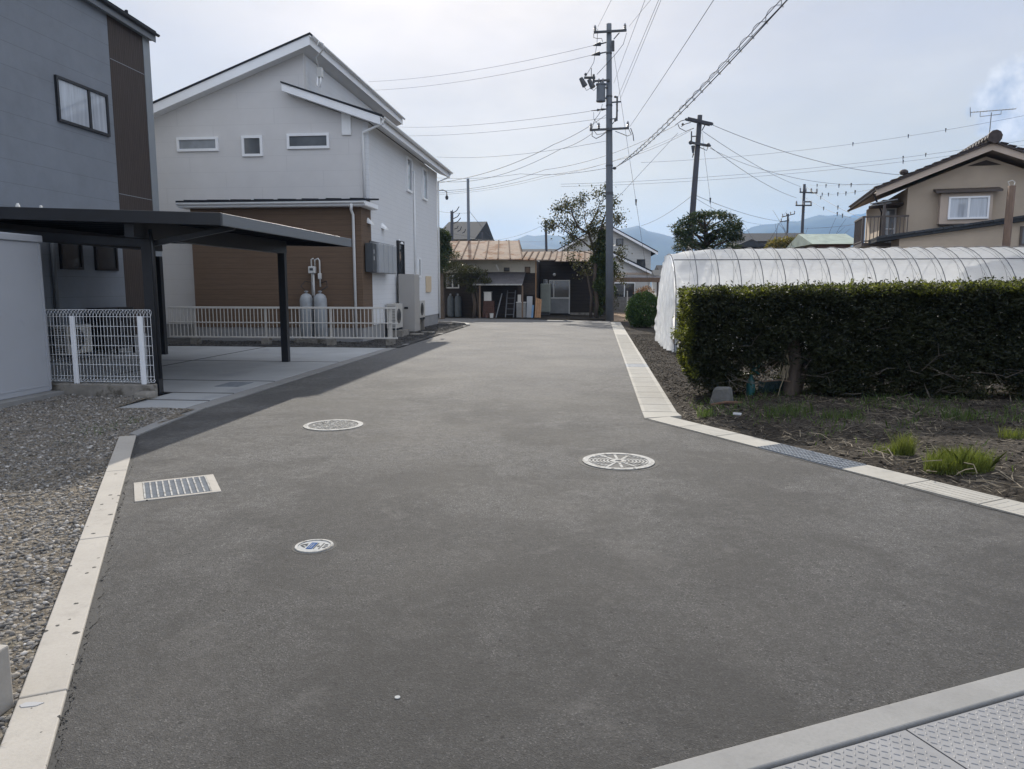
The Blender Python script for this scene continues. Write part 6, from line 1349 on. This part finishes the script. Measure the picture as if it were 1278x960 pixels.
def wire(label, pts, sag=0., r=.010, group=None, marks=(), n=22, name='power_line'):
    """pts: (px, py, Y) or Vector"""
    W = [p if isinstance(p, Vector) else at(*p) for p in pts]; m = MB()
    sags = sag if hasattr(sag, '__len__') else [sag] * (len(W) - 1); path = []
    for a, b, s in zip(W, W[1:], sags):
        for i in range(n + (b is W[-1])): t_ = i / n; path.append(a.lerp(b, t_) - Vector((0, 0, 4 * s * t_ * (1 - t_))))
    m.tube(path, r * .75, 5)
    for f_ in marks:
        c = path[int(f_ * (len(path) - 1))]; m.tube([c + Vector((0, 0, -.16)), c + Vector((0, 0, .12))], [.02, .05], 5)
    return tag(m.build(name, 'wire'), label, 'wire', group)
def ahead(p, q, f): return p + (q - p) * f
def over(label, p, q, f=1.7, sag=.0, r=.008):       # wire passing overhead out of view
    p = at(*p); q = at(*q); return wire(label, [p, ahead(p, q, f)], sag, r)
over('thin wire rising from the left end of the top crossarm of the tall pole', (746, 34, YP), (763, 0, 24)); over('thin wire rising from the right end of the top crossarm of the tall pole', (785, 33, YP), (812, 0, 24))
over('thin wire rising right from the tall pole beside its transformer', (766, 104, YP), (805, 0, 20)); over('left one of the twin wires rising from the bracket gear of the tall pole', (771, 122, YP), (822, 0, 19)); over('right one of the twin wires rising from the bracket gear of the tall pole', (774, 124, YP), (825, 0, 19))
over('thick wire rising from the right end of the lower crossarm of the tall pole', (786, 158, YP), (887, 0, 17), 1.7, .1, .010)
# lashed telephone cable
a = at(768, 209, YP); b = ahead(a, at(951, 0, 15.5), 1.5); m = MB(); hp = []; L_ = (b - a).length; ax = (b - a).normalized(); s1 = ax.cross(Vector((0, 0, 1))).normalized(); s2 = s1.cross(ax)
def cpt(t_): return a.lerp(b, t_) - Vector((0, 0, 4 * .45 * t_ * (1 - t_)))
m.tube([cpt(i / 30) for i in range(31)], .008, 6).tube([cpt(i / 30) - Vector((0, 0, .13 * min(1, i / 6))) for i in range(31)], .013, 6)
N_ = int(L_ / .09)
m.tube([cpt(i / N_) - Vector((0, 0, .065 * min(1, i / N_ * 5))) + (s1 * math.cos(i * .7) + s2 * math.sin(i * .7)) * .08 * min(1, i / N_ * 5) for i in range(N_ + 1)], .007, 4)
tag(m.build('telephone_cable', 'wire'), 'thick lashed cable with spiral wrap sweeping from the tall pole to the top right', 'cable')
over('thin wire just below the thick spiral wrapped cable', (772, 207, YP), (948, 18, 16), 1.6, .3, .010)
wire('guy wire with a ball slanting down right from the top of the tall pole', [(766, 66, YP), (789, 220, YP), (815, 394, YP)], 0, .010, marks=(.6,))
# to the left
wire('upper one of two thin wires from the strain insulators of the tall pole leftward', [(740, 57, YP), (460, 102, 50)], .3); wire('lower one of two thin wires from the strain insulators of the tall pole leftward', [(738, 69, YP), (460, 113, 50)], .3)
wire('faint wire leading left from below the transformer of the tall pole', [(736, 139, YP), (480, 158, 60)], .3, .010); wire('faint second wire leading left below the transformer of the tall pole', [(757, 147, YP), (480, 169, 60)], .3, .010)
wire('service wire from the tall pole down to the upper far corner of the white house', [(757, 143, YP), (692, 180, 34), Vector((XW + .1, YB - .05, 5.95))], [.1, .25], .014)
wire('short thick wire from the lower crossarm of the tall pole to the left', [(740, 166, YP), (700, 186, 40), (545, 226, 50)], [.1, .6], .014)
wire('thin wire leading left from the tall pole just below its lower crossarm', [(757, 176, YP), (545, 196, 55)], .3, .010); wire('lowest wire leading left from the tall pole at the cable clamp', [(757, 210, YP), (650, 217, 45), (545, 222, 55)], .15, .012)
wire('upper wire from the leaning pole passing behind the tall pole to the left', [(844, 156, Y2), (680, 212, 43), (545, 238, 50)], [.35, .3], .015); wire('lower wire from the leaning pole passing behind the tall pole to the left', [(862, 163, Y2), (770, 200, 42), (680, 219, 45), (545, 241, 50)], [.15, .1, .2], .013)
wire('middle wire from the leaning pole passing behind the tall pole to the left', [(857, 164, Y2), (680, 222, 45), (545, 243, 52)], [.3, .2], .010)
# right of the leaning pole
wire('uppermost wire from the leaning pole toward the roof of the tan house', [(889, 156, Y2), (1135, 219, 50)], .5, .017); wire('middle wire from the leaning pole to the distant pole', [(877, 164, Y2), (999, 233, 70)], .25, .016); wire('lower wire from the leaning pole to the distant pole', [(887, 184, Y2), (994, 247, 70)], .3, .017)
wire('wire from the lower arm of the leaning pole toward the tan house eave', [(886, 185, Y2), (960, 214, 42), (1115, 228, 46)], [.1, .35], .012)
wire('wire from the distant pole down right to the tan house balcony', [(1006, 233, 70), (1075, 272, 45)], .2, .016, marks=(.4, .7)); wire('lower wire from the distant pole down right behind the balcony', [(1004, 246, 70), (1062, 272, 50)], .2, .014, marks=(.5, .8, .9))
wire('long faint wire with markers crossing the right sky above the tan house ridge', [(800, 203, 60), (1300, 140, 60)], .6, .012, marks=(.55, .70, .8)); wire('upper one of the long faint marked wires crossing behind the tan house ridge', [(700, 230, 60), (1300, 172, 60)], .6, .013, marks=(.75, .79, .95)); wire('lower one of the long faint marked wires crossing behind the tan house ridge', [(700, 233, 60), (1300, 178, 60)], .6, .012, marks=(.75, .93))
wire('thin wire hung with small weights between distant pole and tan house eave', [(1017, 242, 70), (1090, 236, 46)], .15, .010, marks=(.2, .35, .5, .65, .8)); wire('row of small weights on a thin wire above the tan house balcony', [(1010, 231, 70), (1085, 229, 48)], .1, .008, marks=(.2, .4, .6, .8))
wire('wire from the shaft of the leaning pole down right toward the dark roofs', [(866, 243, Y2), (985, 277, 70)], .3, .016); wire('thin lower wire from the shaft of the leaning pole down right', [(866, 246, Y2), (950, 280, 60)], .3, .012); wire('wire from the shaft of the leaning pole down left to the white sided house', [(864, 244, Y2), (800, 282, 54.5)], .2, .014)
wire('guy wire with a ball from the leaning pole down into the conifer', [(876, 165, Y2), (886, 245, Y2), (891, 300, Y2)], 0, .010, marks=(.55,)); wire('thin wire crossing the blue hills right of the distant pole', [(1002, 285, 70), (1075, 279, 60)], .1, .014)
wire('thin slanting guy wire right of the plain dark pole', [(586, 264, 47), (612, 297, 47)], 0, .016); wire('faint low wire crossing behind the plain dark pole', [(548, 264, 52), (584, 266, 48)], .05, .012); wire('faint low wire from the plain dark pole to the ivy tree', [(586, 297, 58), (682, 279, 44)], .5, .010); wire('lowest faint wire between the plain dark pole and the distant roofs', [(566, 292, 50), (690, 300, 70)], .3, .010)
wire('diagonal wire from the tall pole up to the leaning pole', [(768, 250, YP), (846, 166, Y2)], .0, .011)

# ================================================================ HILLS
def hills(name, prof, Y, seed, depth=900.):
    pts = []
    xs = np.arange(-3800, 4400, 30.); rs = np.random.default_rng(seed); ph = rs.uniform(0, 6, 5)
    px = [p[0] for p in prof]; hz = [at(p[0], p[1], Y).z for p in prof]; wx = [at(p[0], p[1], Y).x for p in prof]
    ridge = np.interp(xs, wx, hz); ridge += 7 * np.sin(xs / 61 + ph[0]) + 5 * np.sin(xs / 29 + ph[1]) + 3.5 * np.sin(xs / 13. + ph[2])
    out = (xs < wx[0]) | (xs > wx[-1]); ridge = ridge + out * (18 * np.sin(xs / 300 + ph[3]))
    V = []; ts = [-1, -.8, -.6, -.4, -.2, 0, .3, .65, 1.]
    for t_ in ts: 
        f_ = (1 - abs(t_)) ** .85
        sp = 22 * np.sin(xs / 85 + t_ * 5 + ph[4]) * (1 - f_) * f_ * 4
        V.append(np.stack([xs + 20 * np.sin(xs / 90 + t_ * 6), Y + t_ * depth + 0 * xs, np.maximum(-.05 + (t_ != 0) * 0, ridge * f_ + sp * (t_ != 0)) - (abs(t_) == 1) * .0], 1))
    n = len(xs); V = np.concatenate(V); i, j = np.meshgrid(np.arange(n - 1), np.arange(len(ts) - 1)); k = (j * n + i).ravel()
    o = raw_mesh(name, V, np.stack([k, k + 1, k + n + 1, k + n], 1), 'hill_forest'); o.data.shade_smooth(); return struct(o)
mat('hill_forest', (.045, .06, .045), .95, .3, .004)
hills('hills', [(-400, 300), (200, 306), (540, 306), (590, 307), (622, 304), (650, 297), (690, 291), (740, 288), (770, 287), (786, 282), (800, 288), (812, 292), (843, 291), (880, 297), (920, 296), (950, 283), (985, 272), (1003, 268), (1040, 271), (1075, 273), (1110, 262), (1200, 268), (1500, 280)], 2500., 3)
hills('far_hills', [(-400, 308), (500, 302), (570, 303), (600, 309), (690, 312), (760, 302), (850, 300), (940, 300), (1000, 300), (1040, 275), (1085, 262), (1110, 268), (1500, 290)], 3700., 5)

# ================================================================ AIR, SKY, SUN, CAMERA
bpy.context.view_layer.update()
hz = MB().box(-5200, 5200, -1500, 5400, -1.3, 420).build('haze', 'wire'); hz['kind'] = 'stuff'; tag(hz, 'thin bluish haze filling the air toward the hills', 'haze')
m, nt, out = nodes_of('haze_air'); v = N(nt, 'ShaderNodeVolumePrincipled'); v.inputs['Color'].default_value = (.19, .48, 1., 1); v.inputs['Density'].default_value = 1.5e-4; v.inputs['Anisotropy'].default_value = .2
L(nt, v.outputs[0], out.inputs['Volume']); hz.data.materials.clear(); hz.data.materials.append(m); m.volume_intersection_method = 'FAST' if hasattr(m, 'volume_intersection_method') else None

SUN_EL = R(30); SUN_AZ = R(9.9)      # azimuth measured left of the road axis
S = Vector((-math.sin(SUN_AZ) * math.cos(SUN_EL), math.cos(SUN_AZ) * math.cos(SUN_EL), math.sin(SUN_EL)))
w = bpy.data.worlds.new('World'); scene.world = w; w.use_nodes = True; nt = w.node_tree; nt.nodes.clear()
out = nt.nodes.new('ShaderNodeOutputWorld'); bg = nt.nodes.new('ShaderNodeBackground')
sky = nt.nodes.new('ShaderNodeTexSky'); sky.sky_type = 'NISHITA'; sky.sun_disc = False; sky.sun_elevation = SUN_EL; sky.sun_rotation = -SUN_AZ
sky.air_density = 1.0; sky.dust_density = 2.5; sky.ozone_density = 1.; sky.altitude = 300
tc = nt.nodes.new('ShaderNodeTexCoord'); vec = tc.outputs['Generated']
mp = N(nt, 'ShaderNodeMapping'); mp.inputs['Scale'].default_value = (1, 1, 2.6); L(nt, vec, mp.inputs['Vector'])
n1 = noise(nt, mp.outputs['Vector'], 2.2, 8, .55)
veil = ramp(nt, n1, [(.30, .90), (.70, .96)])
n2 = noise(nt, mp.outputs['Vector'], 5., 9, .6)
vc = ramp(nt, n2, [(.35, (.95, .95, .985)), (.58, (1.03, 1.01, 1.0)), (.75, (1.13, 1.10, 1.07))])
SKY = .10
vs = N(nt, 'ShaderNodeVectorMath', operation='SCALE'); L(nt, vc, vs.inputs[0]); 
sep = N(nt, 'ShaderNodeSeparateXYZ'); L(nt, vec, sep.inputs[0])      # added brightness overhead and behind the camera, out of view, to fill shaded walls
back = N(nt, 'ShaderNodeMapRange', interpolation_type='SMOOTHSTEP'); L(nt, math_(nt, 'SUBTRACT', math_(nt, 'MULTIPLY', sep.outputs['Z'], .9), sep.outputs['Y']), back.inputs['Value'])
for k_, v_ in (('From Min', -.35), ('From Max', .75), ('To Min', 2.56), ('To Max', 5.0)): back.inputs[k_].default_value = v_
L(nt, back.outputs[0], vs.inputs['Scale'])
side = N(nt, 'ShaderNodeMapRange'); L(nt, back.outputs[0], side.inputs['Value']); side.inputs['From Min'].default_value = 2.56; side.inputs['From Max'].default_value = 5.0
low = N(nt, 'ShaderNodeMapRange', interpolation_type='SMOOTHSTEP'); L(nt, sep.outputs['Z'], low.inputs['Value']); low.inputs['From Min'].default_value = 0.; low.inputs['From Max'].default_value = .30
tint = mixc(nt, low.outputs[0], (1.05, .91, .46), (.96, .935, .90)); tint = mixc(nt, side.outputs[0], tint, (.92, .975, 1.07))
vc2 = mixc(nt, 1., vc, tint, 'MULTIPLY'); nt.links.remove(vs.inputs[0].links[0]); L(nt, vc2, vs.inputs[0])
c = mixc(nt, veil, sky.outputs[0], vs.outputs[0])
d0 = Vector(ray(1275, 128)).normalized()     # a small cumulus low on the right
dp = N(nt, 'ShaderNodeVectorMath', operation='DOT_PRODUCT'); L(nt, vec, dp.inputs[0]); dp.inputs[1].default_value = d0
mk = N(nt, 'ShaderNodeMapRange', interpolation_type='SMOOTHSTEP'); L(nt, math_(nt, 'ADD', dp.outputs['Value'], math_(nt, 'MULTIPLY', noise(nt, vec, 26, 8, .6), .0022)), mk.inputs['Value']); mk.inputs['From Min'].default_value = .9998; mk.inputs['From Max'].default_value = 1.0004
cl = ramp(nt, noise(nt, vec, 34, 6, .55), [(.36, (.76, .80, .87)), (.6, (1.22, 1.20, 1.18))])
cs = N(nt, 'ShaderNodeVectorMath', operation='SCALE'); L(nt, cl, cs.inputs[0]); cs.inputs['Scale'].default_value = 2.9
c = mixc(nt, mk.outputs[0], c, cs.outputs[0])
L(nt, c, bg.inputs['Color']); bg.inputs['Strength'].default_value = SKY; L(nt, bg.outputs[0], out.inputs['Surface'])
sl_ = bpy.data.lights.new('sun', 'SUN'); sl_.energy = 2.35; sl_.angle = R(.53); sl_.color = (1., .93, .82)
so_ = bpy.data.objects.new('sun', sl_); col.objects.link(so_); so_.rotation_euler = (-S).to_track_quat('-Z', 'Y').to_euler(); so_.location = S * 60
cam = bpy.data.cameras.new('camera'); cam.sensor_width = 36; cam.lens = F / 1278 * 36; cam.clip_end = 20000; cam.clip_start = .05
co = bpy.data.objects.new('camera', cam); col.objects.link(co); co.location = (0, 0, H); co.rotation_euler = (PI / 2 - PITCH, 0, YAW); scene.camera = co
scene.view_settings.view_transform = 'Standard'; scene.view_settings.look = 'None'; scene.view_settings.exposure = 1.35; scene.view_settings.gamma = 1.
scene.cycles.use_denoising = True; scene.cycles.max_bounces = 8; scene.cycles.transparent_max_bounces = 12; scene.cycles.volume_bounces = 1
